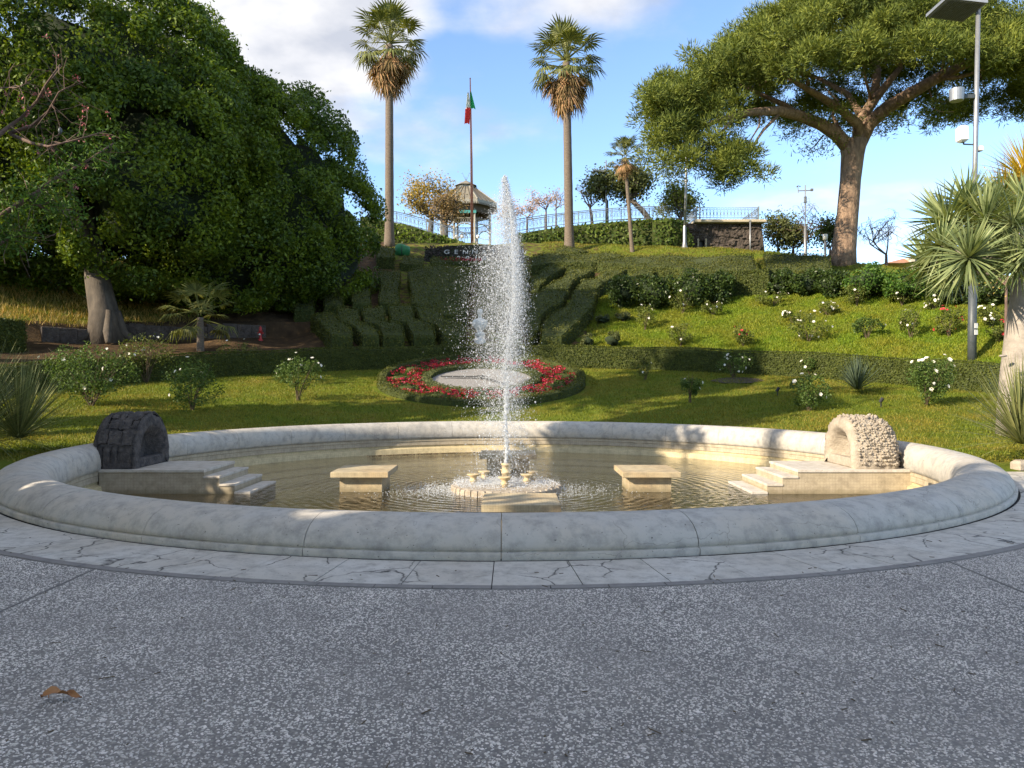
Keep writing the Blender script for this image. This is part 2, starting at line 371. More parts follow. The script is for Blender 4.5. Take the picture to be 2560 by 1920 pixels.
    ln(noise(26, 8, .65), b.inputs['Height']); ln(b.outputs[0], p.inputs['Normal'])
    return m
M['rim'] = stone('rim_travertine', (.46, .44, .405), (.25, .24, .225), (.48, .435, .37), vein=.4, veinscale=.9, vw=.004, stain=.95)
M['paving'] = stone('paving_travertine', (.54, .52, .48), (.26, .245, .22), (.48, .445, .39), vein=1, veinscale=1.5, stain=.75, vw=.02)
M['edging'] = stone('edging_basalt', (.22, .205, .195), (.16, .15, .145), (.24, .225, .21), rough=.85, stain=.2)
M['basin'] = stone('basin_lining', (.44, .37, .26), (.24, .2, .14), (.40, .34, .25), tile=.06, stain=.8, wl=.6)
M['floor'] = stone('basin_floor', (.52, .43, .25), (.32, .26, .15), (.58, .48, .28), tile=.05, stain=.8)
M['plinth'] = stone('pedestal_stone', (.5, .42, .27), (.24, .2, .14), (.44, .33, .19), tile=.04, stain=.8, wl=.6)
M['step'] = stone('step_travertine', (.52, .485, .43), (.33, .28, .22), (.52, .47, .4), stain=.7)

# ---------------------------------------------------------------- ground, plaza
def gmat():
    m = bpy.data.materials.new('ground_cover'); m.use_nodes = True; t = m.node_tree; ns = t.nodes; ln = t.links.new
    p = ns['Principled BSDF']; p.inputs['Roughness'].default_value = .95; p.inputs['Specular IOR Level'].default_value = .1
    g = ns.new('ShaderNodeNewGeometry'); at = ns.new('ShaderNodeAttribute'); at.attribute_name = 'zone'
    def noise(s, d=6, r=.6):
        n = ns.new('ShaderNodeTexNoise'); n.inputs['Scale'].default_value = s; n.inputs['Detail'].default_value = d; n.inputs['Roughness'].default_value = r
        ln(g.outputs['Position'], n.inputs['Vector']); return n.outputs[0]
    def ramp(v, st):
        r = ns.new('ShaderNodeValToRGB'); r.color_ramp.elements[0].position = st[0][0]; r.color_ramp.elements[1].position = st[-1][0]
        r.color_ramp.elements[0].color = (*st[0][1], 1); r.color_ramp.elements[1].color = (*st[-1][1], 1)
        for a, c in st[1:-1]:
            e = r.color_ramp.elements.new(a); e.color = (*c, 1)
        ln(v, r.inputs[0]); return r.outputs[0]
    gr = ramp(noise(.8, 8, .7), [(.3, (.08, .12, .012)), (.5, (.12, .15, .016)), (.62, (.16, .15, .022)), (.75, (.15, .11, .03))])
    so_ = ramp(noise(1.6, 9, .7), [(.3, (.035, .024, .016)), (.55, (.085, .055, .03)), (.75, (.2, .12, .05))])
    sp = ns.new('ShaderNodeSeparateColor'); ln(at.outputs['Color'], sp.inputs[0])
    nz_ = noise(2.5, 6)
    a = ns.new('ShaderNodeMath'); a.operation = 'ADD'; ln(sp.outputs[0], a.inputs[0]); ln(nz_, a.inputs[1])
    f = ramp(a.outputs[0], [(.85, (0, 0, 0)), (1.0, (1, 1, 1))])
    mx = ns.new('ShaderNodeMix'); mx.data_type = 'RGBA'; ln(f, mx.inputs[0]); ln(gr, mx.inputs[6]); ln(so_, mx.inputs[7])
    ln(mx.outputs[2], p.inputs['Base Color'])
    b = ns.new('ShaderNodeBump'); b.inputs['Strength'].default_value = 1; b.inputs['Distance'].default_value = .06; ln(noise(14, 8, .7), b.inputs['Height']); ln(b.outputs[0], p.inputs['Normal'])
    return m
rr = np.concatenate([[8.66], np.arange(9, 20, .6), np.arange(20, 32, .25), np.arange(32, 66, .7), np.geomspace(66, 2500, 26)])
th = np.linspace(0, 2 * math.pi, 361)[:-1]
RR, TH = np.meshgrid(rr, th, indexing='ij')
GX = FX + RR * np.cos(TH); GY = FY + RR * np.sin(TH); GZ = terr(GX, GY)
nt_ = len(th); idx = np.arange(len(rr) * nt_).reshape(len(rr), nt_)
A = idx[:-1, :]; B = idx[1:, :]; F = np.stack([A, B, np.roll(B, -1, 1), np.roll(A, -1, 1)], -1).reshape(-1, 4)
gme = npm('ground', np.stack([GX, GY, GZ], -1).reshape(-1, 3), F, True)
uu = GX / np.maximum(GY, 6); sS = RR - 20.5
zone = np.where((uu < -.17) & (sS > .6), 1.0, 0) * np.where((uu < -.45) & (sS > 6.2), .25, 1)
zone = np.maximum(zone, np.where((uu >= -.17) & (uu < .12) & (sS > .6), .42, 0))
zone = np.maximum(zone, .30 * np.where((uu > .12) & (sS > 8), 1, 0))
ca = gme.color_attributes.new('zone', 'FLOAT_COLOR', 'POINT')
zz = zone.ravel(); ca.data.foreach_set('color', np.stack([zz, zz, zz, np.ones_like(zz)], -1).ravel().astype(np.float32))
M['ground'] = gmat()
mk('ground', gme, M['ground'], kind='structure')
# grass blades
def grass(name, n, cond, x0, x1, y0, y1, h, wd, m, label):
    P = []
    tot = 0
    while tot < n:
        x = rng.uniform(x0, x1, n); y = rng.uniform(y0, y1, n)
        r = np.hypot(x - FX, y - FY); u = x / y; k = cond(x, y, r, u) & (np.abs(u) < .76)
        q = np.stack([x[k], y[k], terr(x[k], y[k])], -1); P.append(q); tot += len(q)
        if tot == 0: break
    P = np.concatenate(P)[:n]; D = rng.normal(size=(len(P), 3)) * .45; D[:, 2] = 1
    P[:, 2] -= .01
    mk(name, needlemesh(name, P, D, h, wd), m, kind='stuff', label=label, category='grass')
def incl(x, y): return np.hypot((x + 1.26) / 4.5, (y - 31.2) / 4.5) > 1
grass('lawn_grass', 105000, lambda x, y, r, u: (r > 8.8) & (r < 20.2) & incl(x, y), -17, 17, 14, 36.5, .08, .03, M['grass'], 'short green lawn between the fountain basin and the long clipped hedge')
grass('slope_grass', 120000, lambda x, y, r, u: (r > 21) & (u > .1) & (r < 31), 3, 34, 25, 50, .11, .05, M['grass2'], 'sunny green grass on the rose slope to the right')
grass('upper_grass', 36000, lambda x, y, r, u: (r > 34) & (u > .04) & (r < 50), 1, 30, 40, 62, .14, .05, M['grass'], 'bright grass strip on the hill crest below the ivy wall')
grass('dry_grass', 16000, lambda x, y, r, u: (r > 26.2) & (u < -.42) & (r < 40), -36, -12, 26, 50, .30, .035, M['drygrass'], 'tall golden dry grass on the bank beneath the large dark tree')
# plaza
plaza = thing('plaza', None, None)
plaza['kind'] = 'structure'
def cmat():
    m = bpy.data.materials.new('washed_concrete'); m.use_nodes = True; t = m.node_tree; ns = t.nodes; ln = t.links.new
    p = ns['Principled BSDF']; p.inputs['Roughness'].default_value = .85
    g = ns.new('ShaderNodeNewGeometry')
    v = ns.new('ShaderNodeTexVoronoi'); v.inputs['Scale'].default_value = 62; ln(g.outputs['Position'], v.inputs['Vector'])
    r = ns.new('ShaderNodeValToRGB'); ln(v.outputs['Distance'], r.inputs[0]); e = r.color_ramp.elements
    e[0].position = .30; e[0].color = (.28, .26, .235, 1); e[1].position = .7; e[1].color = (.18, .17, .16, 1)
    n = ns.new('ShaderNodeTexNoise'); n.inputs['Scale'].default_value = .7; n.inputs['Detail'].default_value = 9; n.inputs['Roughness'].default_value = .7; ln(g.outputs['Position'], n.inputs['Vector'])
    r2 = ns.new('ShaderNodeValToRGB'); ln(n.outputs[0], r2.inputs[0]); r2.color_ramp.elements[0].position = .3; r2.color_ramp.elements[0].color = (.72, .71, .72, 1); r2.color_ramp.elements[1].position = .7; r2.color_ramp.elements[1].color = (1.12, 1.1, 1.08, 1)
    x = ns.new('ShaderNodeMix'); x.data_type = 'RGBA'; x.blend_type = 'MULTIPLY'; x.inputs[0].default_value = 1; ln(r.outputs[0], x.inputs[6]); ln(r2.outputs[0], x.inputs[7])
    ln(x.outputs[2], p.inputs['Base Color'])
    b = ns.new('ShaderNodeBump'); b.inputs['Strength'].default_value = .6; b.inputs['Distance'].default_value = .004; ln(v.outputs['Distance'], b.inputs['Height']); b.invert = True; ln(b.outputs[0], p.inputs['Normal'])
    return m
M['conc'] = cmat(); M['joint'] = mat('joint_dirt', (.02, .02, .02), None, 8, .95)
RP = 9.645
def ytop(x):
    d = RP ** 2 - (x - FX) ** 2
    return FY - math.sqrt(d) if d > 0 else 13.0
def slab(x0, x1, y0, y1):
    xs = sorted(set([x0, x1] + [x for x in np.arange(-9.8, 9.51, .1) if x0 < x < x1]))
    top = [(x, min(y1, ytop(x), 13.0)) for x in xs]
    poly = [(x0, y0), (x1, y0)] + top[::-1]
    n = len(poly); vs = [(x, y, 0) for x, y in poly] + [(x, y, -.025) for x, y in poly]
    fs = [tuple(range(n))] + [(i, i + n, (i + 1) % n + n, (i + 1) % n) for i in range(n)]
    MB().add(vs, fs).build('concrete_slab', M['conc'], plaza)
g = .006
cols = [(-50, -25.7), (-25.7, -18.3), (-18.3, -10.95), (-10.95, -3.55), (-3.55, 3.87), (3.87, 11.27), (11.27, 18.7), (18.7, 26), (26, 50)]
for a, b in cols:
    for y0, y1 in ((-40, -16), (-16, -8.8), (-8.8, -1.4), (-1.4, 5.97), (5.97, 20)):
        if (a, b) == (-3.55, 3.87) and y0 == 5.97: continue
        if (a, b) == (-3.55, 3.87) and y0 == -1.4: y1 = 20
        if a == 3.87 and y0 == 5.97: continue
        if a == 3.87 and y0 == -1.4: y1 = 20
        slab(a + g, b - g, y0 + g, y1 - g)
# joint bed below the slabs
jb = MB(); xs = np.arange(-50, 50.01, .5)
pts = [(x, min(ytop(x) , 13)) for x in xs]
poly = [(-50, -40), (50, -40)] + pts[::-1]
jb.add([(x, y, -.012) for x, y in poly], [tuple(range(len(poly)))]).build('joint_bed', M['joint'], plaza)
# pebbles set in the concrete (nearest part of the plaza)
M['pebble'] = mat('marble_chip', (.60, .56, .505), (.42, .39, .355), 1.3, .6, island=.3, det=9, contrast=(.4, .62))
n = 98000
dd = rng.uniform(2.95, 7.8, n * 2); uu_ = rng.uniform(-.72, .72, n * 2); keep = rng.uniform(0, 1, n * 2) < dd / 7.8
px_, py_ = (uu_ * dd)[keep], dd[keep]
k = (np.hypot(px_ - FX, py_ - FY) > RP + .02) & (np.abs(px_ + 3.55) > .02) & (np.abs(px_ - 3.87) > .02)
px_, py_ = px_[k][:n], py_[k][:n]; npb = len(px_)
lown = .5 + .5 * np.sin(px_ * 2.1 + 1.3 * np.sin(py_ * 1.7)) * np.cos(py_ * 1.9 + px_)
ang = rng.normal(0.1, .8, npb); ra = rng.gamma(9, .00070, npb) + .0008 * (.85 + .25 * lown); rb = ra * rng.uniform(.5, .9, npb)
hh_ = rng.uniform(.002, .0065, npb)
V = np.zeros((npb, 7, 3))
for q in range(6):
    t = q / 6 * 2 * math.pi; j = rng.uniform(.8, 1.2, npb); a = ra * math.cos(t) * j; b = rb * math.sin(t) * j
    V[:, q, 0] = px_ + a * np.cos(ang) - b * np.sin(ang); V[:, q, 1] = py_ + a * np.sin(ang) + b * np.cos(ang); V[:, q, 2] = -.0005
V[:, 6, 0] = px_; V[:, 6, 1] = py_; V[:, 6, 2] = hh_
Fb = np.array([(q, (q + 1) % 6, 6) for q in range(6)])
Fp = (np.arange(npb)[:, None, None] * 7 + Fb[None]).reshape(-1, 3)
mk('pebble_aggregate', npm('pebble_aggregate', V.reshape(-1, 3), Fp, True), M['pebble'], plaza, kind='stuff')

gb = MB()
for i in range(260):
    d_ = random.uniform(3.1, 9); x = random.uniform(-.7, .7) * d_; y = d_
    if math.hypot(x - FX, y - FY) < 8.9: continue
    a = random.uniform(0, 3.14); l = random.choice((.01, .015, .02, .03, .06)) * random.uniform(.6, 1.4); gb.box((x, y, .007), (l, random.uniform(.002, .008), .004), rz=a, ry=random.uniform(-.1, .1))
gb.build('plaza_litter', M['stem'], plaza, kind='stuff')
# ---------------------------------------------------------------- fountain
WZ = -.60
fb = thing('fountain_basin', 'large round travertine fountain basin with a thick rounded rim', 'fountain', (FX, FY, 0))
prof = [(8.74, 0), (8.745, .06), (8.735, .068), (8.70, .07), (8.698, .078), (8.715, .085), (8.71, .13), (8.67, .20), (8.60, .26), (8.50, .305), (8.40, .33), (8.28, .34), (8.16, .328), (8.06, .29), (7.985, .23), (7.94, .14), (7.92, .05), (7.915, -.07), (7.93, -.10), (7.93, -.155), (7.99, -.16), (8.3, -.16), (8.3, 0), (8.74, 0)]
nseg = 30; da = 2 * math.pi / nseg
a_off = math.atan2(7.1 - FY, -1.86 - FX)
rimme = []
for v_ in range(2):
    gg = .0006 if v_ == 0 else .0003
    b = MB(); b.lathe(prof, n=10, a0=gg, a1=da - gg)
    nprof = len(prof) - 1
    b.add([(r * math.cos(gg), r * math.sin(gg), z) for r, z in prof[:-1]], [tuple(range(nprof))])
    b.add([(r * math.cos(da - gg), r * math.sin(da - gg), z) for r, z in prof[:-1]], [tuple(range(nprof - 1, -1, -1))])
    me = b.mesh('rim_stone', True); me.materials.append(M['rim']); rimme.append(me)
    me.polygons.foreach_set('use_smooth', [len(p.vertices) == 4 for p in me.polygons])
for i in range(nseg):
    mk('rim_stone', rimme[i % 2], None, fb, loc=(FX, FY, random.uniform(-.002, .002)), rot=(0, 0, a_off + i * da))
b = MB(); b.lathe([(8.5, -.18), (8.0, -.18), (7.99, -.42), (7.90, -.46), (7.86, -.62), (7.6, -.72), (7.3, -.74), (7.28, -.80), (6.6, -.83), (6.58, -.88), (5.6, -.9), (5.58, -.94), (0.01, -.96)], n=160)
b.build('basin_lining', M['floor'], fb, loc=(FX, FY, 0), smooth=False)
b = MB(); b.lathe([(8.45, -.161), (7.955, -.163), (7.95, -.24), (7.965, -.25), (7.96, -.36), (7.985, -.37)], n=160)
b.build('wall_band', M['basin'], fb, loc=(FX, FY, 0))
# outlet niche in the right wall
b = MB(); ang = R(-14)
b.box((FX + 7.93 * math.cos(ang), FY + 7.93 * math.sin(ang), -.40), (.03, .28, .3), rz=ang); b.build('outlet_opening', M['grey'], fb)
# water
def water():
    m = bpy.data.materials.new('pool_water'); m.use_nodes = True; t = m.node_tree; ns = t.nodes; ln = t.links.new
    for n_ in list(ns):
        if n_.type == 'BSDF_PRINCIPLED': ns.remove(n_)
    o = ns['Material Output']; tr = ns.new('ShaderNodeBsdfTransparent'); tr.inputs[0].default_value = (.93, .91, .80, 1)
    gl = ns.new('ShaderNodeBsdfGlossy'); gl.inputs['Roughness'].default_value = .04; gl.inputs[0].default_value = (1, 1, 1, 1)
    g = ns.new('ShaderNodeNewGeometry'); mp = ns.new('ShaderNodeMapping'); mp.inputs['Location'].default_value = (.15, -15.4, 0); ln(g.outputs['Position'], mp.inputs[0])
    w = ns.new('ShaderNodeTexWave'); w.wave_type = 'RINGS'; w.rings_direction = 'Z'; w.inputs['Scale'].default_value = 1.5; w.inputs['Distortion'].default_value = 5; w.inputs['Detail'].default_value = 3; w.inputs['Detail Scale'].default_value = 1.2; ln(mp.outputs[0], w.inputs['Vector'])
    n = ns.new('ShaderNodeTexNoise'); n.inputs['Scale'].default_value = 5; n.inputs['Detail'].default_value = 5; n.inputs['Distortion'].default_value = .8; ln(mp.outputs[0], n.inputs['Vector'])
    a = ns.new('ShaderNodeMath'); a.operation = 'MULTIPLY_ADD'; ln(w.outputs['Fac'], a.inputs[0]); a.inputs[1].default_value = .5; ln(n.outputs[0], a.inputs[2])
    b = ns.new('ShaderNodeBump'); b.inputs['Strength'].default_value = .4; b.inputs['Distance'].default_value = .03; ln(a.outputs[0], b.inputs['Height'])
    fr = ns.new('ShaderNodeFresnel'); fr.inputs[0].default_value = 1.33; ln(b.outputs[0], fr.inputs['Normal']); ln(b.outputs[0], gl.inputs['Normal'])
    mx = ns.new('ShaderNodeMixShader'); ln(fr.outputs[0], mx.inputs[0]); ln(tr.outputs[0], mx.inputs[1]); ln(gl.outputs[0], mx.inputs[2]); ln(mx.outputs[0], o.inputs[0])
    return m
M['water'] = water()
b = MB(); n = 120; b.add([(FX + 7.9 * math.cos(i / n * 2 * math.pi), FY + 7.9 * math.sin(i / n * 2 * math.pi), WZ) for i in range(n)], [tuple(range(n))])
b.build('water', M['water'], kind='structure')
# submerged-edge caustic relief is left to the water; platforms with steps
def platform(sign, xe, front, lab, x_out):
    x0 = FX * 0 + xe
    t = thing('stepped_platform', lab, 'platform', (xe + sign * .8, 15.4, -1))
    x1 = x_out
    b = MB(); b.box(((x0 + x1) / 2, (14.6 + 16.2) / 2, -.59), (abs(x1 - x0), 1.58, .82)); b.build('platform_body', M['basin'], t)
    b = MB(); b.box(((x0 + x1) / 2 - sign * .0, 15.4, -.155), (abs(x1 - x0) + .02, 1.63, .055), bev=.006); b.build('top_slab', M['step'], t)
    for i in range(3):
        xa = x0 - sign * (.298 * i); xb = x0 - sign * (.298 * (i + 1)); zt = -.277 - .152 * i
        b = MB(); b.box(((xa + xb) / 2, 15.4, (zt - .97) / 2), (.294, 1.58 - .004 * i, zt + .97 - .05)); b.build('step_body', M['basin'], t)
        b = MB(); b.box(((xa + xb) / 2, 15.4, zt - .0), (.31, 1.62 - .004 * i, .045), bev=.005); b.build('step', M['step'], t)
    return t
platform(1, 5.57, 14.6, 'pale stone platform with steps under the white rough grotto', 7.80)
platform(-1, -6.0, 14.6, 'weathered stone platform with steps under the black lava grotto', -8.05)
# grottoes: barrel vaults with a hollow opening facing the jet
def vfbm(P, seed, sc_):
    o = np.zeros(len(P)); a = 1
    for k in range(4):
        ph = np.random.default_rng(seed + k).uniform(0, 6, 9); f = sc_ * (2 ** k)
        o += a * np.sin(P[:, 0] * f + ph[0] + 1.7 * np.sin(P[:, 1] * f * .8 + ph[1])) * np.sin(P[:, 1] * f * 1.1 + ph[2] + 1.3 * np.sin(P[:, 2] * f + ph[3])) * np.sin(P[:, 2] * f * .9 + ph[4] + P[:, 0] * f * .6)
        a *= .55
    return o
def grotto(sign, xf, xr, z0, zt, lab, m, kind, nm):
    hw = .74; yc = 15.42; t = thing('grotto', lab, 'grotto', ((xf + xr) / 2, yc, z0)); hgt = zt - z0
    nA, nX = 56, 44
    V = []; 
    def arch(a, s=1.0):       # a 0..pi, front to back
        c, s_ = math.cos(a), math.sin(a)
        y = -abs(c) ** .85 * math.copysign(1, c); z = abs(s_) ** .80
        return y * hw * s, z * hgt * s
    rows = []
    # inside back, inner mouth, outer mouth, body, domed end
    secs = [(.34, .45), (.30, .60), (.10, .66), (.0, .72), (-.015, .80), (0.0, .93), (.03, .985)] + [(q, 1.0) for q in np.linspace(.09, .62, 12)] + [(q, math.sqrt(max(0, 1 - ((q - .62) / .385) ** 2)) ** .75) for q in np.linspace(.66, 1.0, 12)]
    L_ = abs(xr - xf)
    for q, s_ in secs:
        for i in range(nA + 1):
            y, z = arch(math.pi * i / nA, s_)
            if q < .05 and s_ < .8: z = z * .92 + .10 * hgt
            V.append((xf + sign * q * L_, yc + y, z0 + z))
    V = np.array(V); nS = len(secs); n1 = nA + 1
    c = np.array([(xf + xr) / 2, yc, z0]); D = weld_norm(V - c)
    if kind == 'lava':
        nzv = vfbm(V, 3, 5) * .03 + vfbm(V, 13, 16) * .014
        # block joints
        aa = np.tile(np.arange(n1), nS); 
        V = V + D * nzv[:, None]
    else:
        V = V + D * (vfbm(V, 5, 7) * .03 + np.abs(vfbm(V, 21, 22)) * .035)[:, None]
    V[:, 2] = np.maximum(V[:, 2], z0)
    id_ = np.arange(nS * n1).reshape(nS, n1)
    F = np.stack([id_[:-1, :-1], id_[1:, :-1], id_[1:, 1:], id_[:-1, 1:]], -1).reshape(-1, 4)
    if sign < 0: F = F[:, ::-1]
    me = npm('vault', V, F, True); mk('vault', me, m, t)
    b = MB(); b.add([tuple(V[i]) for i in range(n1)], [tuple(range(n1))]); b.build('niche_back', M['tufa'] if kind != 'lava' else M['lava'], t)
    # low sill closing the mouth below the niche
    b = MB(); b.box((xf + sign * .10, yc, z0 + .09), (.18, 1.15, .2), bev=.03); b.build('sill', m, t)
    # knobbly blocks on the skin
    outer = V[7 * n1:]; Do = D[7 * n1:]
    if kind == 'lava':
        cnt = 0
        courses = [0, .11, .225, .33, .44, .55, .66, .77, .885, 1.0]
        for ci_ in range(len(courses) - 1):
            cuts = [.04]
            while cuts[-1] < .98: cuts.append(cuts[-1] + random.choice((.14, .2, .26, .34)) * random.uniform(.8, 1.2))
            cuts[-1] = 1.0
            for k_ in range(len(cuts) - 1):
                q0, q1 = cuts[k_] + .004, cuts[k_ + 1] - .004
                if q1 - q0 < .05: continue
                jit = lambda: random.uniform(-.012, .012)
                a0, a1 = math.pi * (courses[ci_] + .004 + (jit() if ci_ else 0)), math.pi * (courses[ci_ + 1] - .004 + (jit() if ci_ < 8 else 0)); vs = []; m_ = 6; lift = random.uniform(-.008, .014); sk = random.uniform(-.02, .02)
                for sc2 in (0, 1):
                    for u in range(m_):
                        for v in range(m_):
                            q = q0 + (q1 - q0) * u / (m_ - 1) + sk * (v / (m_ - 1) - .5); a = a0 + (a1 - a0) * v / (m_ - 1)
                            edge = (u in (0, m_ - 1)) + (v in (0, m_ - 1))
                            s2 = 1.0 if q < .62 else math.sqrt(max(.02, 1 - ((q - .62) / .40) ** 2)) ** .75
                            k2 = s2 * (1.0 + (0 if sc2 == 0 else lift + (.045 if edge == 0 else .022 if edge == 1 else .008) + random.uniform(-.011, .011)))
                            y, z = arch(a, k2); vs.append((xf + sign * q * L_ + random.uniform(-.009, .009), yc + y, max(z0, z0 + z)))
                fs = []; MM = m_ * m_
                for u in range(m_ - 1):
                    for v in range(m_ - 1):
                        i0 = MM + u * m_ + v; fs.append((i0, i0 + 1, i0 + m_ + 1, i0 + m_))
                rim_ = [u * m_ for u in range(m_)] + [(m_ - 1) * m_ + v for v in range(1, m_)] + [u * m_ + m_ - 1 for u in range(m_ - 2, -1, -1)] + [v for v in range(m_ - 2, 0, -1)]
                for e in range(len(rim_)):
                    e2 = (e + 1) % len(rim_); fs.append((rim_[e], rim_[e2], rim_[e2] + MM, rim_[e] + MM))
                MB().add(vs, fs).build('lava_block', m, t, smooth=True)
    else:
        knob = []
        for q in range(3):
            bb = MB(); pr = 6; 
            ph = [(0.001, .09), (.035, .075), (.06, .03), (.055, -.02), (.03, -.05)]
            bb.lathe(ph, n=7, sx=1.0 + .2 * q, sy=.8)
            vv = np.array(bb.v); vv += rng.normal(size=vv.shape) * .007; bb.v = [tuple(x) for x in vv]
            me2 = bb.mesh('knob', True); me2.materials.append(m); knob.append(me2)
        kk = rng.choice(len(outer), 290, replace=False)
        extra = MB()
        for i in rng.choice(len(outer), 2300, replace=True):
            if outer[i][2] < z0 + .03: continue
            s_ = random.uniform(.015, .045); o_ = outer[i] + rng.normal(size=3) * .012
            vv = sphpts(6) * s_; extra.add([tuple(o_ + q) for q in ([s_, 0, 0], [0, s_ * .8, 0], [-s_, 0, 0], [0, -s_ * .8, 0], [0, 0, s_ * .8], [0, 0, -s_ * .8])], [(0, 1, 4), (1, 2, 4), (2, 3, 4), (3, 0, 4), (1, 0, 5), (2, 1, 5), (3, 2, 5), (0, 3, 5)])
        ev = np.array(extra.v); ev += rng.normal(size=ev.shape) * .006; extra.v = [tuple(q) for q in ev]; extra.build('tufa_crumbs', m, t, smooth=True, kind='stuff')
        for i in kk:
            if outer[i][2] < z0 + .03: continue
            rot = Vector(Do[i]).to_track_quat('Z', 'Y').to_euler()
            mk('tufa_knob', knob[random.randrange(3)], None, t, loc=tuple(outer[i]), rot=rot, scl=random.uniform(.3, .62))
grotto(1, 6.72, 7.75, -.127, .86, 'white knobbly tufa grotto with a hollow mouth, on the right platform', M['tufa'], 'tufa', 'r')
grotto(-1, -7.38, -8.42, -.127, .93, 'black lava stone grotto of fitted blocks, on the left platform', M['lava'], 'lava', 'l')
# pedestals
def pedestal(x, y, s, dy, lab, zt=-.19, m='plinth'):
    t = thing('stone_pedestal', lab, 'pedestal', (x, y, -.95), 'square stone pedestals standing in the pool')
    b = MB(); b.box((x, y, zt - .055), (s, dy, .11), bev=.008); b.build('slab', M['step'] if m == 'step' else M[m], t)
    b = MB(); b.box((x, y, (zt - .11 - .96) / 2), (s * .74, dy * .74, .96 + zt - .112)); b.build('base', M['plinth'], t)
pedestal(2.74, 15.35, 1.13, 1.3, 'sunlit stone pedestal between the jet and the white grotto steps')
pedestal(-3.0, 15.35, 1.13, 1.3, 'stone pedestal between the jet and the black grotto steps')
pedestal(0.13, 11.4, 1.15, 1.15, 'brown topped stone pedestal nearest to the front rim')
pedestal(-.1, 18.8, 1.4, 1.2, 'shaded stone pedestal at the back behind the jet')
# round nozzle stage
JX, JY = -.12, 15.1
t = thing('nozzle_stage', 'low round stone stage with the brass jet nozzles in mid pool', 'fountain', (JX, JY, -.96))
V = MB(); n = 72
pr = [(1.06, -.96), (1.05, -.5), (1.0, -.475), (.5, -.465), (.01, -.455)]
V.lathe(pr, (JX, JY, 0), n=n)
vv = np.array(V.v); ed = (np.hypot(vv[:, 0] - JX, vv[:, 1] - JY) > .95); vv[ed, :2] += (rng.normal(size=(ed.sum(), 2)) * .02); V.v = [tuple(q) for q in vv]
V.build('stage', M['tufa'], t)
for i in range(44):
    a = i / 44 * 2 * math.pi; bb = MB(); bb.box((JX + 1.06 * math.cos(a), JY + 1.06 * math.sin(a), -.565), (.09, .135, .16 + random.uniform(-.02, .02)), rz=a, bev=.02); bb.build('edge_stone', M['tufa'], t)
def nozz(x, y, z, s, name='nozzle'):
    b = MB(); b.lathe([(.001, 0), (.06 * s, 0), (.055 * s, .05 * s), (.08 * s, .07 * s), (.085 * s, .1 * s), (.06 * s, .115 * s), (.07 * s, .16 * s), (.13 * s, .2 * s), (.14 * s, .22 * s), (.10 * s, .22 * s), (.001, .2 * s)], (x, y, z), 14); b.build(name, M['brass'], t, smooth=True)
for dx, dy in ((-.65, -.1), (.42, -.12), (.55, .35), (-.02, -.55), (-.45, .4), (.0, .7)): nozz(JX + dx, JY + dy, -.47, .95)
b = MB(); b.lathe([(.001, 0), (.035, 0), (.035, .06), (.085, .07), (.085, .2), (.095, .205), (.095, .235), (.085, .24), (.08, .36), (.1, .37), (.1, .40), (.03, .40)], (JX, JY, -.46), 16); b.build('main_nozzle', M['brass'], t, smooth=True)

# ---------------------------------------------------------------- jet of water
def spraymat(name, a, tcol=(1, 1, 1)):
    m = bpy.data.materials.new(name); m.use_nodes = True; tt = m.node_tree; ns = tt.nodes; ln = tt.links.new
    p = ns['Principled BSDF']; p.inputs['Base Color'].default_value = (.86, .9, .95, 1); p.inputs['Roughness'].default_value = .25
    p.inputs['Subsurface Weight'].default_value = 0
    tr = ns.new('ShaderNodeBsdfTransparent'); tl = ns.new('ShaderNodeBsdfTranslucent'); tl.inputs[0].default_value = (.9, .93, .97, 1)
    m1 = ns.new('ShaderNodeMixShader'); m1.inputs[0].default_value = .4; ln(p.outputs[0], m1.inputs[1]); ln(tl.outputs[0], m1.inputs[2])
    m2 = ns.new('ShaderNodeMixShader'); m2.inputs[0].default_value = a; ln(tr.outputs[0], m2.inputs[1]); ln(m1.outputs[0], m2.inputs[2]); ln(m2.outputs[0], ns['Material Output'].inputs[0])
    return m
M['drop'] = spraymat('water_drops', .6); M['mist'] = spraymat('fine_spray', .36); M['foam'] = spraymat('white_water', .68)
jet = thing('water_jet', 'tall white jet of water with falling spray in the middle of the basin', 'water jet', (JX, JY, -.06))
PXM = JY / FP
def rows2z(r): return HC + (Y0 - r) / FP * JY
def tetra(P, r, stretch=1.0):
    n = len(P); T = np.array([(1, 1, 1), (-1, -1, 1), (-1, 1, -1), (1, -1, -1)]) / 1.7
    q = weld_norm(rng.normal(size=(n, 3))); a = rng.uniform(0, 6.28, n)
    K = T[None] * r[:, None, None]
    c, s = np.cos(a)[:, None], np.sin(a)[:, None]
    X = K[..., 0] * c - K[..., 1] * s; Y = K[..., 0] * s + K[..., 1] * c; Z = K[..., 2] * stretch
    X2 = X * q[:, :1] + Z * np.sqrt(1 - q[:, :1] ** 2); Z2 = -X * np.sqrt(1 - q[:, :1] ** 2) + Z * q[:, :1]
    if stretch > 1: X2, Z2 = X, Z
    Vt = np.stack([X2, Y, Z2], -1) + P[:, None]
    Ft = (np.arange(n)[:, None, None] * 4 + np.array([(0, 1, 2), (0, 3, 1), (0, 2, 3), (1, 3, 2)])[None]).reshape(-1, 3)
    return Vt.reshape(-1, 3), Ft
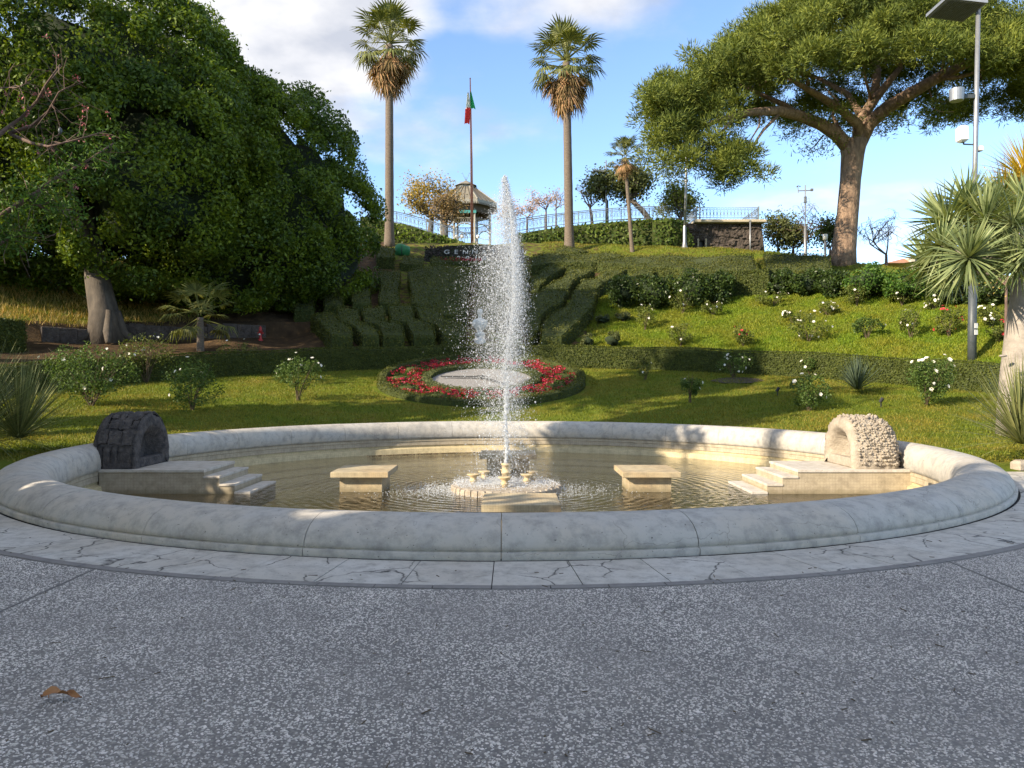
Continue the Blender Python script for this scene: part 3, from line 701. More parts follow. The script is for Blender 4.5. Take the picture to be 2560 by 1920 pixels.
def plume(n, jit=1.0, bias=0.0, rowp=None):
    rows = rng.choice(np.arange(176, 478), n, p=rowp) + rng.uniform(0, 1, n)
    L_ = np.interp(rows, [176, 200, 230, 260, 300, 350, 400, 440, 478], [503, 495, 484, 472, 465, 464, 468, 472, 446])
    Rr = np.interp(rows, [176, 200, 230, 260, 300, 350, 400, 440, 478], [507, 514, 519, 524, 528, 529, 530, 534, 550])
    C = np.interp(rows, [176, 230, 300, 350, 478], [505, 511, 512, 506, 505])
    g_ = rng.normal(0, .42, n) * jit
    x = np.where(g_ < 0, C + g_ * (C - L_), C + g_ * (Rr - C) * 1.0)
    dep = rng.normal(0, .33, n) * (Rr - L_) * .5
    return np.stack([JX + (x - 506.0) * PXM, JY + dep * PXM, rows2z(rows)], -1)
rws = np.arange(176, 478)
w1 = np.interp(rws, [176, 200, 240, 300, 340, 400, 440, 465, 478], [.35, 1.0, 2.2, 2.0, 1.45, .7, .45, .5, .7]); w1 /= w1.sum()
P = plume(72000, 1.1, 0, w1); V, F = tetra(P, rng.uniform(.0028, .007, len(P)), 1.7); mk('fine_spray', npm('fine_spray', V, F), M['mist'], jet, kind='stuff')
w2 = np.interp(rws, [176, 200, 240, 300, 340, 400, 440, 465, 478], [.4, .9, 1.1, 1.1, 1.1, .8, .6, .5, .4]); w2 /= w2.sum()
P = plume(12000, 1.05, 0, w2); V, F = tetra(P, rng.gamma(2.2, .0024, len(P)) + .0035, 1.5); mk('drops', npm('drops', V, F), M['drop'], jet, kind='stuff')
# ragged core: lumps and strands
core = []
for k_ in range(1700):
    row = 176 + 290 * (random.random() ** .9); s = np.interp(row, [176, 230, 320, 400, 466], [2.0, 6, 6, 2.2, 1.4])
    cx = np.interp(row, [176, 240, 300, 350, 466], [505, 509, 510, 506, 506]) + 1.5 * math.sin(row * .13) + random.gauss(0, s * .55)
    core.append((JX + (cx - 506) * PXM, JY + random.gauss(0, s * .5) * PXM, rows2z(row)))
P = np.array(core); V, F = tetra(P, rng.uniform(.006, .016, len(P)), 1.0); V2, F2 = tetra(P + rng.normal(size=P.shape) * .012, rng.uniform(.006, .014, len(P)), 2.6)
mk('core_lumps', npm('core_lumps', np.concatenate([V, V2]), np.concatenate([F, F2 + len(V)])), M['foam'], jet, kind='stuff')
pts = []; rad = []
for i in range(60):
    f = i / 59; row = 466 - f * 78; pts.append((JX + (random.gauss(0, .28)) * PXM * (1 + 2.5 * f), JY + random.gauss(0, .3) * PXM, rows2z(row))); rad.append((1.1 + random.uniform(-.2, .3) + 1.0 * f * random.random()) * PXM)
MB().tube(pts, rad, 7).build('water_column', M['foam'], jet, smooth=True)
# splash ring on the water
a = rng.uniform(0, 6.28, 9000); rr_ = np.abs(rng.normal(0, .6, 9000)) + .25 * rng.random(9000)
P = np.stack([JX - .25 + 1.7 * rr_ * np.cos(a), JY + .9 * rr_ * np.sin(a), -.47 + np.abs(rng.normal(0, .05, 9000))], -1)
P[:, 2] = np.where(np.hypot(P[:, 0] - JX, P[:, 1] - JY) > 1.08, WZ + np.abs(rng.normal(0, .03, 9000)), P[:, 2])
V, F = tetra(P, rng.uniform(.004, .013, len(P))); mk('splash', npm('splash', V, F), M['foam'], jet, kind='stuff')

# ---------------------------------------------------------------- paving ring
pv = thing('paving_ring', None, None, (FX, FY, 0)); pv['kind'] = 'structure'
def ringstone(r0, r1, a, z, bev):
    b = MB(); n = 3; pr = [(r0, -.03), (r0, z - bev), (r0 + bev, z), (r1 - bev, z), (r1, z - bev), (r1, -.03)]
    gp = .004 / r0
    b.lathe(pr, n=n, a0=gp, a1=a - gp)
    for aa in (gp, a - gp): b.add([(r * math.cos(aa), r * math.sin(aa), q) for r, q in pr], [tuple(range(6))])
    return b
pa = 2 * math.pi / 84; pme = ringstone(8.772, 9.545, pa, .004, .003).mesh('paving_slab'); pme.materials.append(M['paving'])
off = math.atan2(6.2 - FY, (1065 / 2212 * 1024 - 512) / FP * 6.25 - FX)
for i in range(-26, 26):
    mk('paving_slab', pme, None, pv, loc=(FX, FY, random.uniform(-.0015, .0015)), rot=(0, 0, off + i * pa))
ea = 2 * math.pi / 132; eme = ringstone(9.552, 9.64, ea, .006, .003).mesh('edging_stone'); eme.materials.append(M['edging'])
for i in range(-41, 41):
    mk('edging_stone', eme, None, pv, loc=(FX, FY, random.uniform(-.0015, .0015)), rot=(0, 0, off + i * ea))
b = MB(); b.lathe([(8.6, -.014), (9.7, -.014)], n=120, a0=-2.9 - .3, a1=.06); b.build('joint_bed', M['joint'], pv, loc=(FX, FY, 0))

# ---------------------------------------------------------------- long clipped hedge (arc)
HR = 20.5
def arcpt(a, r): return FX + r * math.cos(a), FY + r * math.sin(a)
hd = thing('boxwood_hedge', 'long low clipped hedge curving behind the lawn and flower clock', 'hedge', (FX, FY + HR, 2))
aa = np.linspace(R(14), R(166), 220); V = []
for a in aa:
    zb = tz(*arcpt(a, HR - .25)); hgt = 1.02 + .03 * math.sin(a * 23)
    for r, z in ((HR - .36, -.3), (HR - .35, hgt - .12), (HR - .3, hgt - .07), (HR + .3, hgt - .07), (HR + .35, hgt - .12), (HR + .36, -.3)):
        x, y = arcpt(a, r); V.append((x, y, zb + z))
idx = np.arange(len(V)).reshape(-1, 6); F = np.stack([idx[:-1, :-1], idx[:-1, 1:], idx[1:, 1:], idx[1:, :-1]], -1).reshape(-1, 4)
mk('hedge_body', npm('hedge_body', V, F), M['boxcore'], hd)
n = 64000; a = rng.uniform(R(14), R(166), n); top = rng.random(n) < .42
r = np.where(top, HR + rng.uniform(-.42, .42, n), HR - .41 + rng.normal(0, .02, n)); 
zb = terr(FX + (HR - .25) * np.cos(a), FY + (HR - .25) * np.sin(a)); hgt = 1.02 + .03 * np.sin(a * 23)
z = zb + np.where(top, hgt + rng.normal(0, .018, n), rng.uniform(0, 1, n) * hgt)
Nn = np.where(top[:, None], np.array([[0, 0, 1.]]), np.stack([-np.cos(a), -np.sin(a), 0 * a], -1))
P = np.stack([FX + r * np.cos(a), FY + r * np.sin(a), z], -1)
mk('hedge_leaves', leafmesh('hedge_leaves', P, Nn, .034, .55, .9), M['box'], hd, kind='stuff')

# ---------------------------------------------------------------- clipped topiary on the hill
def topiary(quad, h, label, mat_='topi', dens=170, group='clipped hedge blocks on the hill', name='topiary_hedge', size=.05, core='boxcore', bump=.05, base=None):
    pts = [hit(px, row, h) for px, row in quad]
    # resample edges
    poly = []
    for i in range(len(pts)):
        a, b = np.array(pts[i]), np.array(pts[(i + 1) % len(pts)]); m_ = max(2, int(np.hypot(*(b - a)) / 1.2))
        for k in range(m_): poly.append(a + (b - a) * k / m_)
    poly = np.array(poly); area = .5 * abs(np.sum(poly[:, 0] * np.roll(poly[:, 1], -1) - poly[:, 1] * np.roll(poly[:, 0], -1)))
    if np.sum(poly[:, 0] * np.roll(poly[:, 1], -1) - poly[:, 1] * np.roll(poly[:, 0], -1)) < 0: poly = poly[::-1]
    c = poly.mean(0); t = thing(name, label, 'hedge', (c[0], c[1], tz(*c)), group)
    rad_m = np.linalg.norm(poly - c, axis=1, keepdims=True); poly = poly - (poly - c) / np.maximum(rad_m, .1) * .2; inner = c + (poly - c) * .97
    V = [(x, y, tz(x, y) - .4) for x, y in poly] + [(x, y, tz(x, y) + h - .16) for x, y in poly] + [(x, y, tz(x, y) + h - .1) for x, y in inner]
    n = len(poly); F = [(i, (i + 1) % n, (i + 1) % n + n, i + n) for i in range(n)] + [(i + n, (i + 1) % n + n, (i + 1) % n + 2 * n, i + 2 * n) for i in range(n)]
    b = MB(); b.add(V, F)
    ctr = (c[0], c[1], tz(*c) + h - .1); b.v.append(tuple(map(float, ctr))); ci = len(b.v) - 1
    for i in range(n): b.f.append((i + 2 * n, (i + 1) % n + 2 * n, ci))
    b.build('hedge_body', M[core], t)
    # leaves on top
    mn, mx = poly.min(0), poly.max(0); N_ = int(max(60, (mx - mn).prod() * dens)); N_ = min(N_, 34000)
    q = rng.uniform(mn, mx, (N_, 2)); ins = np.zeros(N_, bool)
    for i in range(n):
        x1, y1 = poly[i]; x2, y2 = poly[(i + 1) % n]
        cnd = ((y1 > q[:, 1]) != (y2 > q[:, 1])) & (q[:, 0] < (x2 - x1) * (q[:, 1] - y1) / (y2 - y1 + 1e-12) + x1); ins ^= cnd
    q = q[ins]; P = np.stack([q[:, 0], q[:, 1], terr(q[:, 0], q[:, 1]) + h + rng.normal(0, bump * .6, len(q))], -1); Nn = np.tile([0, -.25, 1.], (len(q), 1))
    # sides
    Ps = [P]; Ns = [Nn]
    for i in range(n):
        a, b_ = poly[i], poly[(i + 1) % n]; l = np.hypot(*(b_ - a)); m_ = int(l * h * dens) + 1
        f = rng.random((m_, 1)); s = a + (b_ - a) * f; nn = np.array([b_[1] - a[1], a[0] - b_[0], 0]) / max(l, .01)
        Ps.append(np.stack([s[:, 0] + nn[0] * .05, s[:, 1] + nn[1] * .05, terr(s[:, 0], s[:, 1]) + rng.uniform(0, h, m_)], -1)); Ns.append(np.tile(nn, (m_, 1)))
    P = np.concatenate(Ps) + 0; Nn = np.concatenate(Ns)
    mk('hedge_leaves', leafmesh('hedge_leaves', P, Nn, size, .55, .9), M[mat_], t, kind='stuff'); return t
z5 = lambda L_: [(280 + x * .16272, 220 + y * .16272) for x, y in L_]
z7 = lambda L_: [(500 + x * .12658, 240 + y * .12658) for x, y in L_]
z6 = lambda L_: [(600 + x * .19167, 220 + y * .19167) for x, y in L_]
TL = [
 (z5([(320, 752), (455, 752), (440, 650), (340, 575), (300, 557), (185, 557), (240, 640)]), .9, 'clipped hedge block, leftmost of the lower stepped row beside the dark bank'),
 (z5([(515, 752), (625, 752), (600, 660), (490, 625), (475, 530), (345, 530), (350, 610), (460, 650)]), .9, 'clipped hedge block, second from the left in the lower stepped row'),
 (z5([(635, 752), (775, 752), (755, 630), (650, 610), (635, 517), (495, 517), (500, 610), (610, 640)]), .9, 'clipped hedge block, third from the left in the lower stepped row'),
 (z5([(825, 755), (965, 755), (945, 625), (835, 600), (805, 512), (660, 512), (665, 600), (765, 620)]), .9, 'clipped hedge block, fourth from the left in the lower stepped row'),
 (z5([(1010, 755), (1150, 760), (1150, 640), (1010, 590), (960, 517), (822, 517), (850, 600), (960, 640)]), .9, 'clipped hedge block, right end of the lower stepped row left of the bust'),
 (z5([(85, 540), (212, 545), (212, 385), (110, 385)]), .8, 'dark clipped hedge slab, leftmost of the upper row by the big tree'),
 (z5([(272, 525), (388, 525), (396, 345), (252, 345)]), .8, 'dark clipped hedge slab, second of the upper row by the big tree'),
 (z5([(446, 510), (558, 512), (566, 325), (436, 325)]), .8, 'dark clipped hedge slab, third of the upper row by the big tree'),
 (z5([(606, 503), (736, 505), (740, 300), (606, 300)]), .8, 'dark clipped hedge slab, fourth of the upper row, right of three dark gaps'),
 (z5([(795, 500), (830, 505), (1010, 575), (1150, 575), (1190, 300), (1000, 262), (780, 300)]), .9, 'broad rough shaded hedge below the date sign, left of the jet'),
 (z5([(1195, 575), (1530, 585), (1540, 300), (1480, 262), (1230, 262), (1200, 300)]), .9, 'broad shaded hedge directly behind the jet and the bust'),
 (z7([(235, 400), (290, 400), (300, 360), (385, 290), (530, 190), (400, 190), (290, 262), (220, 300)]), .8, 'shaded leaning hedge block, first right of the jet'),
 (z7([(310, 395), (540, 375), (545, 365), (610, 290), (760, 208), (560, 205), (500, 275), (400, 330)]), .8, 'shaded leaning hedge block, second right of the jet'),
 (z7([(590, 380), (770, 372), (835, 330), (1020, 212), (860, 212), (740, 295), (625, 310)]), .8, 'shaded leaning hedge block, third right of the jet'),
 (z7([(1005, 285), (1150, 262), (1235, 240), (1220, 215), (1110, 213), (1050, 232)]), .7, 'small half lit hedge block above the leafy shrub row'),
 (z7([(235, 830), (300, 700), (310, 600), (510, 460), (535, 385), (380, 372), (240, 420), (190, 600)]), .9, 'tall shaded clipped hedge block just right of the spray'),
 (z7([(310, 830), (480, 830), (620, 640), (750, 500), (775, 372), (600, 372), (560, 470), (330, 640)]), .9, 'shaded clipped hedge block with a lit foot, beside a dark gap'),
 (z7([(745, 165), (1020, 190), (1300, 205), (1480, 232), (2060, 232), (2015, 108), (1300, 100), (1000, 112)]), .8, 'wide flat sunlit clipped hedge below the dark stone wall'),
 (z7([(1255, 246), (1465, 240), (1460, 216), (1330, 211)]), .6, 'narrow sunlit hedge strip under the wide flat hedge'),
 (z7([(1600, 262), (1800, 300), (2130, 292), (2120, 238), (1480, 236)]), .7, 'sunlit clipped strip just above the dark leafy shrubs'),
 (z7([(230, 190), (420, 172), (740, 168), (860, 150), (1000, 112), (860, 80), (700, 100), (560, 92), (350, 92), (235, 120)]), .8, 'yellow green sunlit clipped hedge in front of the right tall palm'),
 (z7([(430, 88), (620, 90), (720, 78), (600, 52), (500, 40), (425, 60)]), .5, 'small bright clipped cushion round the foot of the right tall palm'),
 (z6([(850, 252), (1215, 258), (1215, 180), (845, 165)]), 1.0, 'bright sunlit square hedge left of the stone pine trunk'),
 ([(428, 262), (500, 262), (496, 256), (430, 256)], .35, 'low dark planting strip under the date sign'),
 ([(398, 262), (425, 264), (425, 256), (402, 254)], .6, 'low rounded dark hedge below the green net bundle'),
 ([(376, 256), (395, 257), (396, 246), (376, 244)], .9, 'dark hedge at the foot of the left tall palm'),
]
for q, h, lab in TL: topiary(q, h, lab)

# ---------------------------------------------------------------- foliage clouds
def crown_clumps(E, spacing, cr, front=None):
    """centres spread over the skin of a union of ellipsoids"""
    C = []
    for (cx, cy, cz, rx, ry, rz) in E:
        n = int(4 * math.pi * ((rx * ry) ** 1.6 / 3 + (rx * rz) ** 1.6 / 3 + (ry * rz) ** 1.6 / 3) ** (1 / 1.6) / spacing ** 2)
        ii = np.arange(n) + .5; zz1 = 1 - 2 * ii / n; aa1 = ii * 2.399963; d = weld_norm(np.stack([np.sqrt(1 - zz1 ** 2) * np.cos(aa1), np.sqrt(1 - zz1 ** 2) * np.sin(aa1), zz1], -1) + rng.normal(0, .25 * 3.5 / n ** .5, (n, 3)))
        P = np.array([cx, cy, cz]) + d * np.array([rx, ry, rz]) * rng.uniform(.80, 1.10, (n, 1))
        ok = np.ones(n, bool)
        for (ax, ay, az, bx, by, bz) in E:
            if (ax, ay, az) == (cx, cy, cz): continue
            ok &= (((P - [ax, ay, az]) / [bx, by, bz]) ** 2).sum(1) > .8
        C.append(np.concatenate([P[ok], d[ok]], 1))
    return np.concatenate(C)
def foliage(C, per, cr, size, asp=.5, flat=1.0, out=.9):
    Ps, Ns = [], []
    for c in C:
        n = int(per * rng.uniform(.7, 1.3)); d = sphpts(n) * rng.uniform(.7, 1.2, 3); r = cr * rng.uniform(.6, 1.3)
        d2 = weld_norm(d + c[3:6] * out)
        P = c[:3] + d2 * r * (1.02 - .5 * rng.random((n, 1)) ** 1.5) * (1 + .35 * (rng.random((n, 1)) < .06) * rng.random((n, 1))) * np.array([1, 1, flat]); Ps.append(P); Ns.append(d2)
    return np.concatenate(Ps), np.concatenate(Ns)
def ellip_core(E, k, parent, m, name='shade_core', nz=.08):  # solid dark core, painted shade in place of twigs deep in the foliage
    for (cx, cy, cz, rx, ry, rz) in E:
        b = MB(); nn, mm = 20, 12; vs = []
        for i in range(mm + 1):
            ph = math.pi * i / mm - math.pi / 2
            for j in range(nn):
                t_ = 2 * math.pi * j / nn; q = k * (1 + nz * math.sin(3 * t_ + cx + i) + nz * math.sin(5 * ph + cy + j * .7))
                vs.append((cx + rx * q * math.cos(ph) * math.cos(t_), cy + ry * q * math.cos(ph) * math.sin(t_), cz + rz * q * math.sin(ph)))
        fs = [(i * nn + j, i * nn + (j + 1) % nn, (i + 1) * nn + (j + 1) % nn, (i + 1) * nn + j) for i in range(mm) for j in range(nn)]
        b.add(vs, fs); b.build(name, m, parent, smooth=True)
def big_tree(name, label, cat, base, E, per, cr, size, spacing, trunk_r, lm='ficus', grp=None, back=.25, forks=6, tp=None, asp=.5):
    t = thing(name, label, cat, base, grp)
    b = MB(); bx, by, bz = base
    top = np.array([E[0][0], E[0][1], E[0][2] - E[0][5] * .35]); tp = tp or [(bx, by, bz - .3), (bx + .1, by, bz + 1.2), (bx + (top[0] - bx) * .15, by + .3, bz + 2.6), (bx + (top[0] - bx) * .35, by + (top[1] - by) * .4, bz + 4.4)]
    b.tube(tp, [trunk_r * 1.5, trunk_r, trunk_r * .85, trunk_r * .6], 14); b.build('trunk', M['bark'], t, smooth=True)
    for i in range(5):
        a = i * 1.3; MB().tube([(bx + math.cos(a) * trunk_r * 2.1, by + math.sin(a) * trunk_r * 2.1, bz - .15), (bx + math.cos(a) * trunk_r * 1.1, by + math.sin(a) * trunk_r * 1.1, bz + .35), (bx + math.cos(a) * trunk_r * .6, by + math.sin(a) * trunk_r * .6, bz + 1.3)], [.12, .22, .2], 6).build('root', M['bark'], t, smooth=True)
    C = crown_clumps(E, spacing, cr)
    for i in range(forks):
        c = C[random.randrange(len(C))][:3]; s = np.array(tp[2 + i % 2]); m1 = s + (c - s) * .5 + np.array([0, 0, .8])
        MB().tube([s, s + (m1 - s) * .5 + (0, 0, .3), m1, c], [trunk_r * .45, trunk_r * .35, trunk_r * .25, .06], 7).build('limb', M['bark'], t, smooth=True)
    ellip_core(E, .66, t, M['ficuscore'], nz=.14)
    fr = (C[:, 4] < .35) | (C[:, 3] < -.3) | (rng.random(len(C)) < back)
    P, Nn = foliage(C[fr], per, cr, size)
    mk('crown', leafmesh('crown', P, Nn, size, asp, .8), M[lm], t, kind='stuff'); return t, len(P)
# big dark fig trees filling the left half
bA = (-18.3, 34.0, tz(-18.3, 34.0))
EA = [(-21.5, 38.5, 14.2, 7.6, 6.6, 8.0), (-27.5, 37.5, 13.8, 6, 6, 8.6), (-17.5, 36.5, 11, 5.0, 5.2, 4.3), (-18.6, 40, 16.6, 4.0, 5, 3.9)]
big_tree('fig_tree', 'huge dark green fig tree with a leaning pale trunk at the far left', 'tree', bA, EA, 590, 1.2, .105, 1.5, .62,
         tp=[(-18.3, 34, bA[2] - .3), (-18.5, 34, bA[2] + 1.3), (-18.9, 34.2, bA[2] + 2.8), (-19.7, 35.2, bA[2] + 5)])
bB = (-12.8, 43.5, tz(-12.8, 43.5))
EB = [(-14.0, 43, 11.6, 4.9, 5.6, 6.3), (-10.9, 44.3, 9.4, 2.4, 4.0, 4.3), (-17.0, 44, 14.6, 4.2, 5, 4.4), (-12.2, 43.6, 11.6, 2.4, 3.6, 2.6), (-15, 40.0, 8.6, 4.6, 4, 3.4)]
big_tree('fig_tree', 'dark green fig tree whose crown slopes down beside the left tall palm', 'tree', bB, EB, 600, 1.1, .10, 1.4, .5)
# unseen trees, added left and behind with crowns shaped to cast the shade
def added_shade_tree(E, base, label):
    t = thing('added_shade_tree', label, 'tree', base, 'unseen trees added left and behind to cast shade')
    MB().tube([(base[0], base[1], base[2] - .2), (base[0] + .2, base[1], base[2] + 3), (E[0][0], E[0][1], E[0][2])], [.55, .42, .2], 10).build('trunk', M['bark'], t, smooth=True)
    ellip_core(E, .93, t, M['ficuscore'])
    C = crown_clumps(E, 1.8, 1.1); P, Nn = foliage(C, 36, 1.1, .25)
    mk('crown', leafmesh('crown', P, Nn, .24, .5, .8), M['ficus'], t, kind='stuff')
added_shade_tree([(-13, -6.0, 9.5, 5, 3.4, 8.0), (-13.5, -3.3, 7.5, 2.5, 1.9, 5.8), (-9.5, -9.5, 12, 6, 4.5, 8)], (-13, -5, 0), 'unseen dense tall tree left of the plaza, shaped to shade it')
added_shade_tree([(-13.2, .5, 4.2, 2.0, 1.9, 2.6), (-13.2, -1.6, 5.5, 1.8, 1.6, 3.6), (-13.2, 2.4, 4.6, 2.0, 1.7, 2.6), (-13.2, 6.4, 2.4, 2.0, 4.1, 2.2)], (-13.2, 2.6, 0), 'unseen low broad tree shaped to shade the left front rim')
added_shade_tree([(-4, -15, 12, 7, 5, 9), (-16, -16, 12, 7, 6, 9)], (-9, -15, 0), 'unseen dense tall tree behind the plaza, added to shade it')
added_shade_tree([(-14.5, 11.2, 6.2, 2.2, 1.8, 4.8), (-15, 11.2, 13.5, 2.4, 1.9, 3.6)], (-14.6, 10.9, 0), 'unseen slim tall tree shaped to shade the rear pool and right lawn')
added_shade_tree([(-20.5, 14.2, 18, 2.0, 3.1, 3.2), (-20.5, 15.8, 8.0, 2.2, 1.4, 4.3)], (-20.5, 13.5, 0), 'unseen split crowned tree shaped to shade the long hedge and left lawn')
added_shade_tree([(-24.3, 24.3, 17.2, 2.8, 3.8, 7.2)], (-23.5, 25.2, 1), 'unseen tall slim tree shaped to shade the topiary on the hill')
added_shade_tree([(-32, 32.5, 14, 3.4, 3.4, 10)], (-32, 32.5, 2), 'unseen tree at the far left shaped to shade the lower fig crowns')

# ---------------------------------------------------------------- stone pine
def pine():
    bx, by = hit(843, 264); bz = tz(bx, by); t = thing('stone_pine', 'tall umbrella stone pine with forked orange brown trunk on the right', 'tree', (bx, by, bz))
    D = by
    def Q(x, y, dd=0): return W(624 + x * .18083, y * .18083, D + dd)
    p0 = Q(1210, 1475); p0[2] = bz - .3
    MB().tube([p0, Q(1215, 1380), Q(1235, 1180), Q(1250, 1000), Q(1262, 860), Q(1265, 780)], [.76, .68, .60, .58, .64, .78], 18).build('trunk', M['barkpine'], t, smooth=True)
    limbs = [
     ([(1250, 830, 0), (1180, 750, -.3), (1090, 690, -1), (960, 640, -2), (850, 615, -3), (700, 622, -3.6), (560, 655, -4), (420, 705, -4.2), (270, 738, -4)], .44, .07),
     ([(1290, 790, 0), (1290, 690, -.6), (1200, 610, -1.6), (1090, 540, -2.6), (1000, 490, -3.2), (900, 430, -4)], .34, .1),
     ([(1300, 800, 0), (1310, 660, .4), (1370, 570, .3), (1450, 470, 0), (1530, 370, -.5)], .42, .15),
     ([(1290, 810, 0), (1350, 690, -.3), (1450, 600, -.8), (1580, 520, -1.2), (1720, 440, -1.4), (1900, 350, -1.2), (2060, 270, -.6), (2230, 160, 0)], .46, .2),
     ([(960, 640, -2), (880, 580, -2), (800, 545, -1.5), (700, 500, -1), (600, 450, 0)], .2, .06),
     ([(1310, 640, .4), (1230, 520, 1.4), (1130, 465, 2.4), (1000, 400, 3)], .24, .08),
     ([(1370, 570, .3), (1395, 440, 1), (1400, 330, 1.5)], .3, .16),
     ([(850, 640, -3), (770, 720, -3.4), (710, 810, -3.8), (620, 910, -4.2)], .1, .03),
     ([(750, 630, -3.4), (745, 700, -3.6), (690, 790, -3.9)], .07, .03),
     ([(600, 660, -3.9), (540, 730, -4), (440, 830, -4.4)], .09, .03),
     ([(420, 705, -4.2), (380, 770, -4.4), (280, 815, -4.6)], .08, .03),
     ([(1200, 740, -.2), (1150, 640, .8), (1180, 560, 1.6), (1100, 480, 2)], .12, .04),
     ([(1720, 440, -1.4), (1850, 430, -2), (1950, 400, -2.6), (2100, 350, -3)], .14, .05),
     ([(1680, 490, -1.3), (1705, 560, -1.6), (1780, 565, -1.8), (1860, 560, -2)], .05, .02),
     ([(1705, 560, -1.6), (1700, 600, -1.7), (1750, 620, -2), (1820, 620, -2)], .04, .02),
     ([(1960, 400, -2.4), (1975, 440, -2.6), (1988, 490, -2.8)], .035, .015),
     ([(1100, 750, 0), (1060, 800, -.2), (1020, 840, -.3)], .05, .02)]
    for pts, r0, r1 in limbs:
        n = len(pts); MB().tube([Q(*p) for p in pts], list(np.linspace(r0, r1, n)), 9).build('limb', M['barkpine'], t, smooth=True)
    # canopy cushions
    cx, cy = bx + .3, by + .5; C = []
    big = []
    for i in range(6000):
        a = random.uniform(0, 2 * math.pi); q = math.sqrt(random.random())
        rx = 9.7 if math.cos(a) < 0 else 12.4; x = cx + q * rx * math.cos(a); y = cy - .5 + q * 7.2 * math.sin(a); sn = math.sin(a)
        edge = 16.9 + (.5 * -sn if sn < 0 else 2.6 * sn) * q; z = edge + (23.4 - edge) * (max(0, 1 - q ** 2.2)) ** .8
        if all((x - c[0]) ** 2 + (y - c[1]) ** 2 + (z - c[2]) ** 2 > 1.8 ** 2 for c in big): big.append((x, y, z))
    for c in big:
        br_ = random.uniform(1.05, 1.5)
        for k in range(11):
            d = sphpts(1)[0]; d[2] = abs(d[2]) * 1.1 - .25; d = d / np.linalg.norm(d)
            C.append((c[0] + d[0] * br_ * 1.15, c[1] + d[1] * br_ * 1.15, c[2] + d[2] * br_ * .8))
    low = [(660, 138), (676, 150), (690, 160), (706, 148), (724, 165), (737, 150), (650, 122), (662, 108), (648, 100), (744, 163), (712, 172), (730, 175), (680, 140), (700, 130), (654, 148), (668, 162), (720, 150), (650, 92), (690, 172), (745, 175), (752, 162), (664, 126), (640, 110), (642, 135), (714, 160)]
    for px, row in [(664, 98), (672, 84), (690, 70), (670, 112), (690, 100), (706, 88), (722, 78), (708, 106), (738, 66), (728, 94), (662, 80), (702, 60), (745, 84), (686, 118), (715, 120), (752, 72), (655, 100), (676, 96)]:
        for k in range(3): C.append(tuple(W(px, row, D + random.uniform(-5, -1)) + rng.normal(size=3) * [.5, .6, .3]))
    for px, row in low:
        for k in range(3): C.append(tuple(W(min(max(px, 658), 738), row - 3, D + random.uniform(-6, -2.5)) + rng.normal(size=3) * [.38, .5, .25]))
    lowsm = [(800, 128), (786, 122), (792, 135), (816, 151), (828, 140), (902, 118), (888, 125), (930, 105), (945, 112), (954, 100), (938, 118), (880, 132), (864, 122), (775, 115), (812, 118), (960, 104), (836, 112), (850, 105), (794, 112)]
    rgt = [(1004, 50), (1012, 40), (1020, 55), (1024, 40), (1012, 60), (1026, 28), (1030, 50), (1000, 58)]
    for px, row in rgt:
        for k in range(4): C.append(tuple(W(px, row, D - 5 + random.uniform(-1, 1)) + rng.normal(size=3) * [.5, .5, .35]))
    n0 = len(C)
    Ps, Ds = [], []
    core = MB()
    ico = sphpts(10)
    for i, c in enumerate(C):
        sc_ = random.uniform(.8, 1.2); n = int(300 * sc_)
        d = sphpts(n); d[:, 2] = d[:, 2] * .8 + .12; d = weld_norm(d)
        r = .78 * sc_; P = np.array(c) + d * r * rng.uniform(.3, .95, (n, 1)) * np.array([1.1, 1.1, .85]); Ps.append(P); Ds.append(d + rng.normal(size=(n, 3)) * .45 + [0, 0, .35])
    for px, row in lowsm:
        c = W(px, row, D + random.uniform(-3, 3)); n = 170; d = sphpts(n); P = c + rng.normal(0, .42, (n, 3)) * np.array([1.5, 1, .45]); Ps.append(P); Ds.append(d + [0, 0, .3])
    P = np.concatenate(Ps); Dd = np.concatenate(Ds)
    mk('crown', needlemesh('crown', P, Dd, .27, .062), M['pine'], t, kind='stuff')
    # thin feeder branches to a share of the cushions
    ends = [Q(*limbs[0][0][5]), Q(*limbs[1][0][3]), Q(*limbs[1][0][5]), Q(*limbs[2][0][4]), Q(*limbs[2][0][2]), Q(*limbs[3][0][4]), Q(*limbs[3][0][6]), Q(*limbs[5][0][3]), Q(*limbs[6][0][2]), Q(*limbs[4][0][3]), Q(*limbs[0][0][7])]
    for i in range(75):
        c = np.array(big[random.randrange(len(big))]);
        if abs(c[0] - cx) > 7.5 or abs(c[1] - cy) > 5: continue
        c = c - [0, 0, .3]; e = min(ends, key=lambda q: np.linalg.norm(q - c) + random.uniform(0, 2.5))
        m_ = (c + e) / 2 + rng.normal(size=3) * .35 - [0, 0, .35]
        MB().tube([e, (e + m_) / 2 + rng.normal(size=3) * .15, m_, c - [0, 0, .2]], [.1, .08, .06, .03], 5).build('branch', M['barkpine'], t, smooth=True)
pine()

